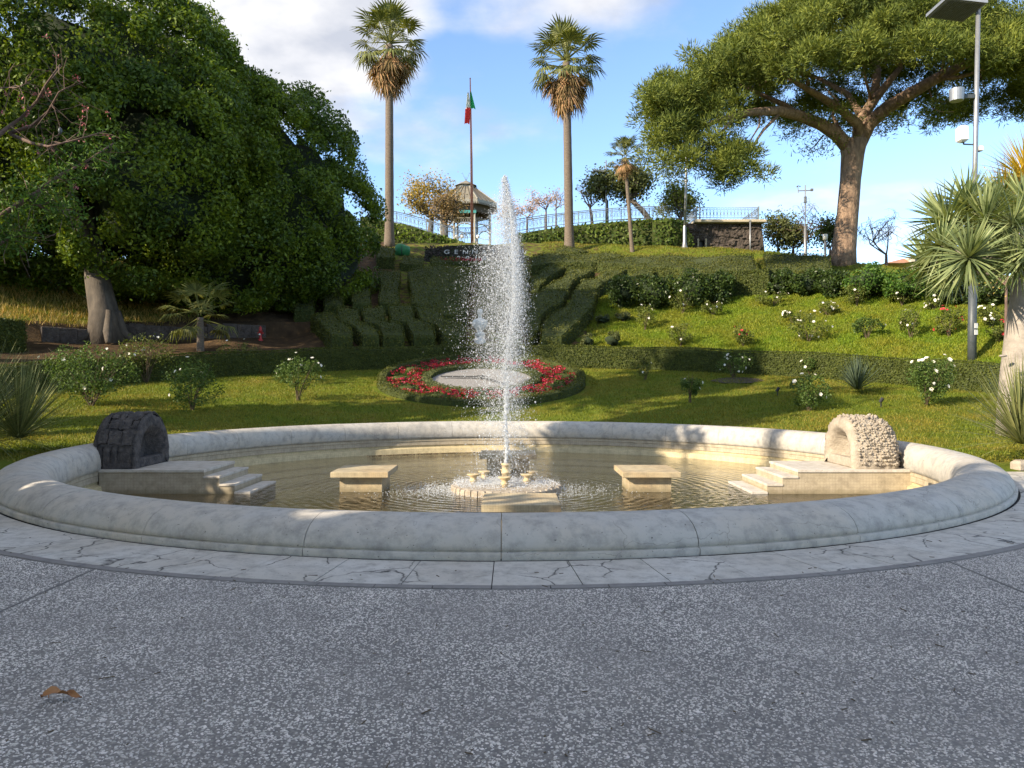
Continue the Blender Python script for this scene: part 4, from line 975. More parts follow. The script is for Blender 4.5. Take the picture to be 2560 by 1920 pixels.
# ---------------------------------------------------------------- palms
def fan_frond(nb=20, petiole=.9, blade=.95, spread=125, droopy=.18, wid=.06, fold=.5):
    b = MB(); b.tube([(0, 0, 0), (0, petiole * .5, .02), (0, petiole, 0)], [.035, .025, .016], 4)
    for i in range(nb):
        a = R(-spread + 2 * spread * i / (nb - 1)); l = blade * (1 - .3 * abs(a / R(spread)) ** 2) * random.uniform(.85, 1.08)
        d = Vector((math.sin(a), math.cos(a), 0)); s = Vector((math.cos(a), -math.sin(a), 0)); pz = (i % 2 - .5) * .03
        p0 = Vector((0, petiole, 0)); w = wid * l
        m1 = p0 + d * l * .55 + Vector((0, 0, -.02 + .04 * math.cos(a) + pz)); e = p0 + d * l + Vector((random.uniform(-.05, .05), 0, -droopy * l * random.uniform(.5, 1.6)))
        v = [p0, m1 - s * w, m1 + s * w, e, m1 + Vector((0, 0, w * fold))]
        b.add(v, [(0, 1, 4), (0, 4, 2), (1, 3, 4), (4, 3, 2)])
    return b
def palm(label, px, row_base, row_top, d, crown_r, trunk_r, ng=34, nd=30, grp=None, lean=0, seed=1, skirt=1.0, name='fan_palm', midn=10, row_h=None):
    random.seed(seed)
    x0, y0 = (px - 512) / FP * d, d; z0 = tz(x0, y0); 
    zt = HC + (Y0 - row_top) / FP * d      # heart of the crown
    t = thing(name, label, 'palm tree', (x0, y0, z0), grp)
    n = 26; pts = []; rad = []
    for i in range(n):
        f = i / (n - 1); pts.append((x0 + lean * f, y0, z0 - .3 + (zt - z0 + .1) * f)); rad.append(trunk_r * (1.25 - .25 * min(1, f * 8) - .22 * f) * (1 + .03 * (i % 2)))
    MB().tube(pts, rad, 12).build('trunk', M['barkpalm'], t, smooth=True)
    xt = x0 + lean; k = crown_r / 1.75
    def frondset(name_, m_, cnt, el0, el1, ln, mats, dr, wd=.06, spread=115, zoff=0, nbl=20, sep=1.0):
        ms = []
        for v in range(3):
            me = fan_frond(nbl, 1.08 if name_ == 'frond' else .8, .82 if name_ == 'frond' else .95, spread, dr, wd).mesh(name_); me.materials.append(mats[v % len(mats)]); ms.append(me)
        for i in range(cnt):
            az = i * 2.39996 + random.uniform(-.25, .25); el = R(el0 + (el1 - el0) * (i + .5) / cnt + random.uniform(-7, 7))
            d_ = Vector((math.cos(az) * math.cos(el), math.sin(az) * math.cos(el), math.sin(el)))
            q = d_.to_track_quat('Y', 'Z').to_euler(); 
            mk(name_, ms[i % 3], None, t, loc=(xt + d_.x * .12 * sep, y0 + d_.y * .12 * sep, zt + zoff + random.uniform(-.1, .1)), rot=q, scl=k * ln * random.uniform(.85, 1.1))
    frondset('frond', None, ng, 82, -12, 1.0, [M['palmgreen']], .22)
    if midn: frondset('frond', None, midn, -5, -38, .95, [M['palmmid'], M['palmgreen']], .4, zoff=-.3 * k)
    if nd:
        frondset('dead_frond', None, nd, -42, -84, 1.05 * skirt, [M['palmdead']], .15, .05, 60, zoff=-.35 * k, nbl=14)
        frondset('dead_frond', None, nd // 2, -62, -88, 1.25 * skirt, [M['palmdead']], .1, .03, 45, zoff=-.62 * k, nbl=10, sep=1.6)
    return t
palm('tall fan palm with shaggy dead skirt, left of the flagpole', 389.5, 244, 43, 56, 2.8, .34, seed=4, ng=27, nd=46, midn=14, grp='two tall fan palms above the fountain')
palm('tall fan palm with shaggy dead skirt, right of the water jet', 569.5, 246, 60, 55, 2.75, .34, seed=9, ng=27, nd=46, midn=14, grp='two tall fan palms above the fountain', lean=-.25)
palm('smaller thin fan palm leaning before the ivy covered wall', 632.5, 251, 155, 54, 1.35, .15, seed=12, ng=22, nd=16, midn=4, lean=-.55, skirt=.95)
palm('young low fan palm with dark fronds under the fig tree', 200.5, 343, 313, 33.2, 1.6, .17, seed=15, ng=13, nd=0, midn=5)

# ---------------------------------------------------------------- generic shrubs and roses
stem_cache = {}
def flower_mesh(mname, r=.05):
    b = MB(); 
    for ring, (n, rr_, z) in enumerate(((5, 1, 0), (5, .6, .25))):
        for i in range(n):
            a = 2 * math.pi * (i + ring * .5) / n
            b.add([(0, 0, z * r), (r * rr_ * math.cos(a - .55), r * rr_ * math.sin(a - .55), (z + .3) * r), (r * rr_ * 1.1 * math.cos(a), r * rr_ * 1.1 * math.sin(a), (z + .45) * r), (r * rr_ * math.cos(a + .55), r * rr_ * math.sin(a + .55), (z + .3) * r)], [(0, 1, 2, 3)])
    me = b.mesh('flower'); me.materials.append(M[mname]); return me
FM = {'white': flower_mesh('petal'), 'red': flower_mesh('redpetal')}
def bush(label, x, y, w, h, nleaf, lsize, lm='rose', flowers=0, fcol='white', stems=9, hollow=.35, name='rose_bush', cat='rose bush', grp='rose bushes around the lawn', depth=None, core=None, fs=1.0, low=.12, lean=0, cl=None, asp=.5, zb=None):
    z0 = tz(x, y) if zb is None else zb
    t = thing(name, label, cat, (x, y, z0), grp); depth = depth or w * .8
    b = MB(); tips = []
    for i in range(stems):
        a = random.uniform(0, 6.28); rr_ = random.uniform(.3, .95); e = (x + lean + math.cos(a) * rr_ * w * .45, y + math.sin(a) * rr_ * depth * .45, z0 + h * random.uniform(.55, .95)); tips.append(e)
        m_ = (x + (e[0] - x) * .35, y + (e[1] - y) * .35, z0 + (e[2] - z0) * .45); b.tube([(x + random.uniform(-.05, .05), y, z0 - .05), m_, e], [.014, .011, .005], 4, cap=False)
    if stems: b.build('stems', M['stem'], t)
    ncl = cl or max(6, int(w * h * 14)); C = []
    for i in range(ncl):
        d = sphpts(1)[0]; q = rng.uniform(.45, .95)
        C.append([x + lean * .6 + d[0] * w * .40 * q, y + d[1] * depth * .40 * q, z0 + h * (low + (1 - low) * .5) + d[2] * h * (1 - low) * .42 * q, d[0], d[1], d[2]])
    P, Nn = foliage(np.array(C), nleaf / ncl, min(w, h) * .22, lsize, out=.5)
    P[:, 2] = np.maximum(P[:, 2], z0 + .02)
    mk('foliage', leafmesh('foliage', P, Nn, lsize, asp, .5), M[lm], t, kind='stuff')
    if core:
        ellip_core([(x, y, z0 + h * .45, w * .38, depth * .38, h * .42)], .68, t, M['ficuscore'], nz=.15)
    for i in range(flowers):
        c = C[random.randrange(len(C))]; d = sphpts(1)[0]; d[1] = -abs(d[1]); d[2] = abs(d[2]) * .9
        d = weld_norm(np.array(d) + np.array(c[3:6]) * .6)
        p = np.array(c[:3]) + d * min(w, h) * .27
        mk('flower', FM[fcol], None, t, loc=tuple(p), rot=Vector(d).to_track_quat('Z', 'Y').to_euler(), scl=fs * random.uniform(.8, 1.4))
    return t
def P4(zx, zy): return zx * .16275, 220 + zy * .16275
def P6(zx, zy): return 600 + zx * .19167, 220 + zy * .19167
def rb(zx, zy, zw, zh, Pf, sc_, label, **k):
    px, row = Pf(zx, zy); x, y = hit(px, row); s = sc_ * y / FP; bush(label, x, y, zw * s, zh * s, **k)
rb(560, 1215, 640, 380, P4, .16275, 'widest rose bush, pale green, left end of the lawn beside spiky grass', nleaf=5200, lsize=.042, flowers=9, stems=22, depth=2.4, cl=70)
rb(900, 1000, 380, 300, P4, .16275, 'tall open rose bush with many bare stems in front of the left hedge', nleaf=1500, lsize=.042, flowers=9, lm='roselit', stems=26, low=.35)
rb(1180, 1200, 370, 290, P4, .16275, 'round dense rose bush right of the black grotto', nleaf=3000, lsize=.04, flowers=7, stems=12)
rb(1480, 945, 340, 180, P4, .16275, 'thin spreading rose bush against the long hedge on the left', nleaf=800, lsize=.042, flowers=5, lm='roselit', stems=20, low=.4)
rb(1830, 1110, 290, 260, P4, .16275, 'rose bush with white blooms just left of the flower clock', nleaf=1500, lsize=.042, flowers=11, stems=14, low=.3)
rb(1950, 890, 200, 90, P4, .16275, 'low faint rose bush at the hedge foot, left of the clock', nleaf=500, lsize=.04, flowers=2, stems=6)
rb(235, 835, 90, 90, P6, .19167, 'tiny rose seedling right of the flower clock near the hedge', nleaf=260, lsize=.045, flowers=2, lm='roselit', stems=5)
rb(470, 955, 110, 170, P6, .19167, 'narrow dark rose bush alone in the middle of the right lawn', nleaf=1100, lsize=.042, flowers=3, stems=7)
rb(700, 825, 210, 130, P6, .19167, 'white rose bush over a bare soil patch at the right hedge', nleaf=800, lsize=.042, flowers=13, stems=8)
rb(1095, 825, 90, 120, P6, .19167, 'small white rose bush just left of the blue green agave', nleaf=500, lsize=.042, flowers=5, stems=5)
rb(1090, 1000, 210, 190, P6, .19167, 'dark rounded rose bush behind the white grotto', nleaf=1700, lsize=.042, flowers=7, stems=10)
rb(1700, 1058, 240, 250, P6, .19167, 'bushy rose with large white blooms right of the white grotto', nleaf=2800, lsize=.042, flowers=16, stems=14, lean=.25, fs=1.1)
slope = [(235, 575, 110, 140, 'roselit', 4, 'white', 'slender rose bush at the left end of the sunny slope'), (430, 490, 130, 120, 'roselit', 3, 'white', 'pale rose bush before the first leafy shrub'),
 (590, 500, 150, 80, 'roselit', 6, 'white', 'low rose bush with white blooms above a dug soil patch'), (420, 660, 150, 130, 'roselit', 3, 'white', 'sprawling yellowish rose bush low on the sunny slope'),
 (745, 660, 140, 110, 'roselit', 5, 'red', 'red flowering low rose bush in the middle of the slope'), (1090, 640, 250, 150, 'roselit', 18, 'white', 'rose bush heavy with white blooms in the slope centre'),
 (1340, 450, 150, 130, 'roselit', 3, 'white', 'upright bright rose bush in front of the dark shrub row'), (1575, 450, 130, 130, 'roselit', 9, 'white', 'white rose bush left of the lamp post, high on the slope'),
 (1390, 620, 180, 110, 'rose', 2, 'white', 'low rose bush on the shaded foot of the right slope'), (1620, 620, 130, 170, 'roselit', 5, 'white', 'tall thin rose bush left of the lamp post, low on slope'),
 (1820, 610, 170, 150, 'roselit', 12, 'red', 'rose bush with orange red blooms left of the lamp post'), (2080, 640, 150, 110, 'roselit', 9, 'red', 'red rose bush right of the lamp post'),
 (2040, 560, 190, 120, 'roselit', 12, 'white', 'white rose bush between lamp post and grey trunk'), (900, 450, 220, 70, 'roselit', 6, 'white', 'flat rose bush under the clipped part of the shrub row'),
 (1190, 500, 160, 80, 'roselit', 9, 'white', 'rose bush with a cluster of white blooms below the shrubs'), (1740, 470, 160, 70, 'roselit', 9, 'white', 'low white rose bush beside the lamp post top of slope'),
 (1000, 540, 120, 70, 'roselit', 7, 'white', 'small white rose bush left of the slope centre')]
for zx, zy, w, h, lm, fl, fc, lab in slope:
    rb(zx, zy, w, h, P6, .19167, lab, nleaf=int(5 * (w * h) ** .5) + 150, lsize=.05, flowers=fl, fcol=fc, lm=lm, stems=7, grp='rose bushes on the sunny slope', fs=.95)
# grey-green santolina-like cushions at the slope's left foot
for i, (zx, zy, w, h, lab) in enumerate([(1890, 780, 110, 80, 'small pale cushion shrub, left one by the dark hedge gap'), (2040, 785, 150, 100, 'wide pale cushion shrub, right one by the dark hedge gap'), (2110, 625, 130, 65, 'pale cushion shrub higher up beside the leafy shrub'), (1990, 640, 120, 60, 'dull cushion shrub higher up in the shade')]):
    px, row = 280 + zx * .16272, 220 + zy * .16272; x, y = hit(px, row); s = .16272 * y / FP
    bush(lab, x, y, w * s, h * s, 900, .05, 'olive', 0, stems=4, name='cushion_shrub', cat='shrub', grp='pale cushion shrubs', core=True)
# leafy shrub row
srow = [(110, 460, 210, 170, 'privet', 'dark leafy shrub, leftmost of the row above the rose slope'), (290, 470, 230, 195, 'privet', 'large dark leafy shrub, second of the row'), (480, 455, 220, 190, 'privet', 'large dark leafy shrub, third of the row'),
 (620, 440, 150, 170, 'privet', 'dark leafy shrub, fourth of the row beside the clipped box'), (950, 395, 170, 145, 'privet', 'leafy shrub with bare stems right of the clipped box'), (1080, 400, 170, 145, 'privet', 'dark leafy shrub in front of the pine hedge, left of two'), (1210, 405, 170, 150, 'privet', 'dark leafy shrub below the pine trunk'),
 (1400, 415, 280, 190, 'brightleaf', 'bright green dense shrub right of the pine trunk'), (1600, 425, 260, 180, 'brightleaf', 'bright green dense shrub behind the lamp post'), (1860, 445, 300, 170, 'privet', 'dark shrub behind the lamp post and dracaena'), (2060, 450, 260, 170, 'privet', 'dark shrub behind the grey trunk')]
for zx, zy, w, h, lm, lab in srow:
    px, row = P6(zx, zy); x, y = hit(px, row); s = .19167 * y / FP
    bush(lab, x, y, w * s * 1.15, h * s, 3600, .075, lm, 0, stems=3, name='leafy_shrub', cat='shrub', grp='leafy shrubs in a row above the rose slope', core=True, depth=w * s * .9, low=.02, cl=34)
def boxhedge(px0, px1, row, h, dp, lab, lm='box', dens=330, size=.05):
    x0, y0 = hit(px0, row); x1, y1 = hit(px1, row); t = thing('clipped_hedge', lab, 'hedge', ((x0 + x1) / 2, (y0 + y1) / 2, tz((x0 + x1) / 2, (y0 + y1) / 2)))
    a = math.atan2(y1 - y0, x1 - x0); l = math.hypot(x1 - x0, y1 - y0); z0 = (tz(x0, y0) + tz(x1, y1)) / 2
    nx, ny = math.sin(a) * -1, math.cos(a); cx, cy = (x0 + x1) / 2 + nx * dp / 2, (y0 + y1) / 2 + ny * dp / 2
    MB().box((cx, cy, z0 + h / 2 - .2), (l - .08, dp - .08, h + .35), rz=a).build('hedge_body', M['boxcore'], t)
    n = int(dens * (l * (h + dp) + dp * h)); u = rng.uniform(-.5, .5, n) * l; sel = rng.random(n); v = np.where(sel < .5, -.5, rng.uniform(-.5, .5, n)) * dp; w = np.where(sel < .5, rng.uniform(0, 1, n), 1.0) * h
    e = sel > .85; u = np.where(e, np.sign(u) * l / 2, u); w = np.where(e, rng.uniform(0, 1, n) * h, w)
    P = np.stack([cx + u * math.cos(a) - v * math.sin(a), cy + u * math.sin(a) + v * math.cos(a), z0 + w], -1) + rng.normal(0, .02, (n, 3))
    Nn = np.where((sel < .5)[:, None], [[math.sin(a), -math.cos(a), 0]], [[0, 0, 1.]]); Nn = np.where(e[:, None], np.sign(u)[:, None] * np.array([[math.cos(a), math.sin(a), 0]]), Nn)
    mk('hedge_leaves', leafmesh('hedge_leaves', P, Nn, size, .55, .8), M[lm], t, kind='stuff')
px0, row = P6(655, 402); px1, _ = P6(880, 402); boxhedge(px0, px1, row, 1.45, 1.4, 'square clipped dark hedge between leafy shrubs above the roses')
boxhedge(-14, 27, 352, 1.3, 1.6, 'square clipped hedge block at the left edge of the picture')

# ---------------------------------------------------------------- flower clock
CX, CY, CRad = -1.26, 31.25, 4.3
sl = .235; CZ = tz(CX, CY) + .14
def cp(a, r, h=0): 
    x, y = CX + r * math.cos(a), CY + r * math.sin(a); return (x, y, CZ + (y - CY) * sl + h)
ck = thing('flower_clock', 'round flower clock with red blooms and two dark hands on the lawn', 'flower clock', (CX, CY, CZ))
def ring(r0, r1, h, name, m, core=None, dens=420, size=.035, nz_=.02):
    b = MB(); n = 96; V = [cp(2 * math.pi * i / n, r, hh) for r, hh in ((r0, -.7), (r0 + .02, h - .05), ((r0 + r1) / 2, h - .02), (r1 - .02, h - .05), (r1, -.7)) for i in range(n)]
    F = [(k * n + i, k * n + (i + 1) % n, (k + 1) * n + (i + 1) % n, (k + 1) * n + i) for k in range(4) for i in range(n)]
    b.add(V, F); b.build(name, core or M['boxcore'], ck)
    N_ = int(dens * math.pi * (r0 + r1) * ((r1 - r0) + 2 * h)); a = rng.uniform(0, 6.2832, N_); q = rng.uniform(-1, 1, N_); wv = (r1 - r0) / 2; sh = rng.random(N_)
    top = sh < .45; r = (r0 + r1) / 2 + np.where(top, q * wv, np.sign(q) * wv); hh = np.where(top, h + rng.normal(0, nz_, N_), rng.uniform(-.25 if r1 > 4 else 0, h, N_))
    P = np.array([cp(a[i], r[i], hh[i]) for i in range(N_)]); Nn = np.where(top[:, None], [[0, 0, 1.]], np.sign(q)[:, None] * np.stack([np.cos(a), np.sin(a), 0 * a], -1))
    mk(name + '_leaves', leafmesh(name + '_leaves', P, Nn, size, .5, .7), m, ck, kind='stuff')
ring(3.95, 4.3, .34, 'outer_hedge_ring', M['topi'])
ring(2.12, 2.48, .26, 'inner_hedge_ring', M['olive'])
b = MB(); n = 64; b.add([cp(2 * math.pi * i / n, 4.2, .03) for i in range(n)], [tuple(range(n))]); b.build('soil_bed', M['soil'], ck)
b = MB(); b.add([cp(2 * math.pi * i / n, 2.15, .06) for i in range(n)], [tuple(range(n))]); b.build('gravel_face', M['gravel'], ck)
for i in range(12):
    a = R(90 - 30 * i) + R(3); b = MB(); c = cp(a, 3.42, .02); v = []
    b.lathe([(.36, -.1), (.37, .1), (.31, .21), (.001, .24)], c, 12, sx=1.0, sy=.75); b.build('hour_mound', M['boxcore'], ck, smooth=True)
    d = sphpts(420); d[:, 2] = np.abs(d[:, 2]); P = np.array(c) + d * [.38, .3, .25]; mk('hour_mound_leaves', leafmesh('hour_mound_leaves', P, d, .035, .5, .6), M['topi'], ck, kind='stuff')
N_ = 15000; a = rng.uniform(0, 6.2832, N_); r = rng.uniform(2.55, 3.9, N_)
keep = np.ones(N_, bool)
for i in range(12):
    m0 = cp(R(90 - 30 * i) + R(3), 3.42); keep &= ((CX + r * np.cos(a) - m0[0]) / .42) ** 2 + ((CY + r * np.sin(a) - m0[1]) / .36) ** 2 > 1
keep &= (np.sin(a * 17) * np.sin(r * 9) > -.75)
a, r = a[keep], r[keep]
P = np.array([cp(a[i], r[i], .1) for i in range(len(a))]); P[:, 2] += rng.uniform(0, .1, len(a))
isr = rng.random(len(a)) < .45
mk('cyclamen_leaves', leafmesh('cyclamen_leaves', P[~isr] - [0, 0, .04], np.tile([0, 0, 1.], ((~isr).sum(), 1)), .045, .8, .8), M['rose'], ck, kind='stuff')
# blooms in clusters
Pc = P[isr][::8]; Pb = np.repeat(Pc, 10, 0) + rng.normal(0, .06, (len(Pc) * 10, 3)) * [1, 1, .35] + [0, 0, .09]
mk('red_blooms', leafmesh('red_blooms', Pb, np.tile([0, -.4, 1.], (len(Pb), 1)), .032, .7, .4), M['redflower'], ck, kind='stuff')
def hand(ang, ln, w):
    c = np.array(cp(R(100), .2)); e0 = np.array([math.cos(ang), math.sin(ang)]); s = np.array([-e0[1], e0[0]]); b = MB(); vs = []
    for u, ww in ((-.25, w), (ln * .55, w * .7), (ln, .02)):
        for q in (-1, 1):
            x, y = c[:2] + e0 * u + s * ww * q; vs.append((x, y, CZ + (y - CY) * sl + .17))
    vs += [(x, y, z - .05) for x, y, z in vs]
    b.add(vs, [(0, 2, 3, 1), (2, 4, 5, 3), (0, 1, 7, 6), (0, 6, 8, 2), (2, 8, 10, 4), (1, 3, 9, 7), (3, 5, 11, 9), (4, 10, 11, 5)]); b.build('clock_hand', M['grey'], ck)
hand(R(178), 1.7, .06); hand(R(-52), 1.9, .05)
b = MB(); b.lathe([(.001, 0), (.12, 0), (.12, .2), (.001, .22)], cp(R(100), .2, 0), 12); b.build('hub', M['grey'], ck)

# ---------------------------------------------------------------- bust behind the hedge
def bust():
    x, y = (480 - 512) / FP * 37.6, 37.6; z0 = tz(x, y); t = thing('marble_bust', 'white marble bust of a draped man on a pillar behind the hedge', 'bust', (x, y, z0))
    k = y / FP; zsh = HC + (Y0 - 333) * k
    MB().lathe([(.3, -.2), (.3, .1), (.24, .14), (.2, .2), (.19, zsh - z0 - .25), (.24, zsh - z0 - .18), (.26, zsh - z0 - .1), (.26, zsh - z0)], (x, y, z0), 20).build('pillar', M['marble'], t, smooth=True)
    b = MB(); b.lathe([(.16, 0), (.12, .06), (.13, .10), (.26, .22), (.37, .38), (.40, .52), (.36, .62), (.22, .70), (.10, .74), (.085, .80), (.09, .86)], (x, y, zsh), 28, sy=.62)
    v = np.array(b.v); a = np.arctan2(v[:, 1] - y, v[:, 0] - x); zz_ = v[:, 2] - zsh
    m_ = (zz_ > .15) & (zz_ < .68); v[m_, 1] += .03 * np.sin(zz_[m_] * 40 + a[m_] * 3); b.v = [tuple(q) for q in v]; b.build('draped_shoulders', M['marble'], t, smooth=True)
    b = MB(); b.lathe([(.001, -.17), (.06, -.16), (.095, -.10), (.115, -.02), (.125, .06), (.12, .12), (.085, .17), (.001, .19)], (x, y - .01, zsh + 1.0), 20, sy=1.12)
    v = np.array(b.v); f = v[:, 1] < y - .07; v[f, 1] += .012 * np.cos((v[f, 2] - zsh - 1.0) * 60); b.v = [tuple(q) for q in v]; b.build('head', M['marble'], t, smooth=True)
    MB().add([(x - .02, y - .13, zsh + 1.05), (x + .02, y - .13, zsh + 1.05), (x + .03, y - .14, zsh + .97), (x - .03, y - .14, zsh + .97), (x, y - .175, zsh + .98)], [(0, 1, 4), (1, 2, 4), (2, 3, 4), (3, 0, 4)]).build('nose', M['marble'], t)
    MB().lathe([(.001, -.11), (.07, -.08), (.085, 0), (.06, .06), (.001, .07)], (x, y - .06, zsh + .89), 12, sy=.7).build('beard', M['marble'], t, smooth=True)
    for s in (-1, 1): MB().box((x + s * .125, y + .01, zsh + 1.0), (.02, .045, .07), bev=.008).build('ear', M['marble'], t)
    b = MB(); b.lathe([(.13, 0), (.135, .06), (.11, .13), (.001, .16)], (x, y + .015, zsh + 1.06), 16, sy=1.05); b.build('hair', M['marble'], t, smooth=True)
bust()

# ---------------------------------------------------------------- ivy walls, dark stone wall, railings
def wallstrip(pts, name, label, m, leaf=None, dens=120, thick=1.2, size=.1, lower=.5):
    """pts: (px, depth, top_row)"""
    q = []
    for i in range(len(pts) - 1):
        for k_ in range(6):
            f = k_ / 6; q.append(tuple(pts[i][j] * (1 - f) + pts[i + 1][j] * f for j in range(3)))
    q.append(pts[-1]); c = q[len(q) // 2]; wc = W(c[0], c[2], c[1]); t = thing(name, label, 'hedge wall', (wc[0], wc[1], tz(wc[0], wc[1])))
    V = []; 
    for px, d, row in q:
        w = W(px, row, d); zb = tz(w[0], w[1]) - lower
        V += [(w[0], w[1] - .15, zb), (w[0], w[1] + .05, w[2]), (w[0], w[1] + thick, w[2])]
    F = [(3 * i + j, 3 * (i + 1) + j, 3 * (i + 1) + j + 1, 3 * i + j + 1) for i in range(len(q) - 1) for j in range(2)]
    MB().add(V, F).build('wall_body', m, t)
    if leaf:
        Ps, Ns = [], []
        for i in range(len(q) - 1):
            a = W(q[i][0], q[i][2], q[i][1]); b = W(q[i + 1][0], q[i + 1][2], q[i + 1][1]); zb = min(tz(a[0], a[1]), tz(b[0], b[1])) - .1
            n = int(np.hypot(*(b - a)[:2]) * (a[2] - zb + thick * .6) * dens); f = rng.random(n)[:, None]; P = a + (b - a) * f; tp = rng.random(n) < .2
            h = rng.random(n); bulge = .35 * np.sin(P[:, 0] * 1.7 + h * 5) * np.sin(h * 3.14)
            P[:, 2] = np.where(tp, P[:, 2] + rng.normal(0, .07, n), zb + (P[:, 2] - zb) * h); P[:, 1] += np.where(tp, rng.uniform(-.15, thick, n), -.2 - np.abs(rng.normal(0, .12, n)) - np.maximum(bulge, 0))
            Ps.append(P); Ns.append(np.where(tp[:, None], [[0, 0, 1.]], [[0, -1, .25]]))
        mk('ivy_leaves', leafmesh('ivy_leaves', np.concatenate(Ps), np.concatenate(Ns), size, .65, .7), M[leaf], t, kind='stuff')
    return t
def railing(pts, name, label, h=1.05, sp=.32, circ=True, m='iron', walk=True):
    """pts: (px, depth, foot_row)"""
    P = [W(px, row, d) for px, d, row in pts]; c = P[len(P) // 2]; t = thing(name, label, 'railing', tuple(c))
    q = []
    for i in range(len(P) - 1):
        l = np.linalg.norm(P[i + 1] - P[i]); n = max(2, int(l / sp))
        for k_ in range(n): q.append(P[i] + (P[i + 1] - P[i]) * k_ / n)
    q.append(P[-1])
    for hh, r in ((h, .032), (.1, .028), (h * .86, .018)):
        MB().tube([p + [0, 0, hh] for p in P], r, 6).build('rail', M[m], t)
    b = MB()
    for i in range(0, len(q)):
        if i % 8 == 0: MB().tube([q[i] - [0, 0, .2], q[i] + [0, 0, h + .04]], .035, 6).build('post', M[m], t)
        else: 
            b.tube([q[i] + [0, 0, .1], q[i] + [0, 0, h]], .012, 3, cap=False)
        if circ and i < len(q) - 1:
            mdl = (q[i] + q[i + 1]) / 2; e = (q[i + 1] - q[i]) * .46; ring_ = [mdl + e * math.cos(a) + np.array([0, 0, h * .55 + .22 * math.sin(a)]) for a in np.linspace(0, 2 * math.pi, 9)]
            b.tube(ring_, .012, 3, cap=False)
    b.build('scrollwork', M[m], t, kind='stuff'); return t
wallstrip([(512, 61, 235), (540, 61, 230), (570, 61, 226), (600, 61, 223), (640, 60, 220), (672, 59.5, 219), (688, 59.3, 222)], 'ivy_wall', 'long ivy covered retaining wall below the right hand railing', M['boxcore'], 'ivy', 34, 2.2, .13)
wallstrip([(360, 62, 217), (385, 62, 221), (410, 62, 226), (435, 62, 234), (464, 62, 242)], 'ivy_wall', 'shaded ivy bank sloping down below the left hand railing', M['boxcore'], 'ficus', 30, 2.2, .12)
railing([(512, 62.5, 233), (540, 62.5, 228.5), (570, 62.5, 225), (600, 62.2, 222), (640, 61.5, 219.5), (696, 61, 219.5)], 'iron_railing', 'long curved iron railing above the ivy wall on the right')
railing([(362, 64, 218), (385, 64, 222), (410, 64, 227), (435, 64, 235), (464, 64, 245)], 'iron_railing', 'iron railing descending to the bandstand on the left')
railing([(368, 69, 218), (400, 69, 224), (430, 69, 232), (452, 69, 240), (468, 69, 248)], 'iron_railing', 'second iron railing behind, along the left ramp')
railing([(505, 70, 240), (530, 70, 231), (560, 70, 226), (600, 70, 222), (660, 70, 219)], 'iron_railing', 'second iron railing behind, along the right ramp')
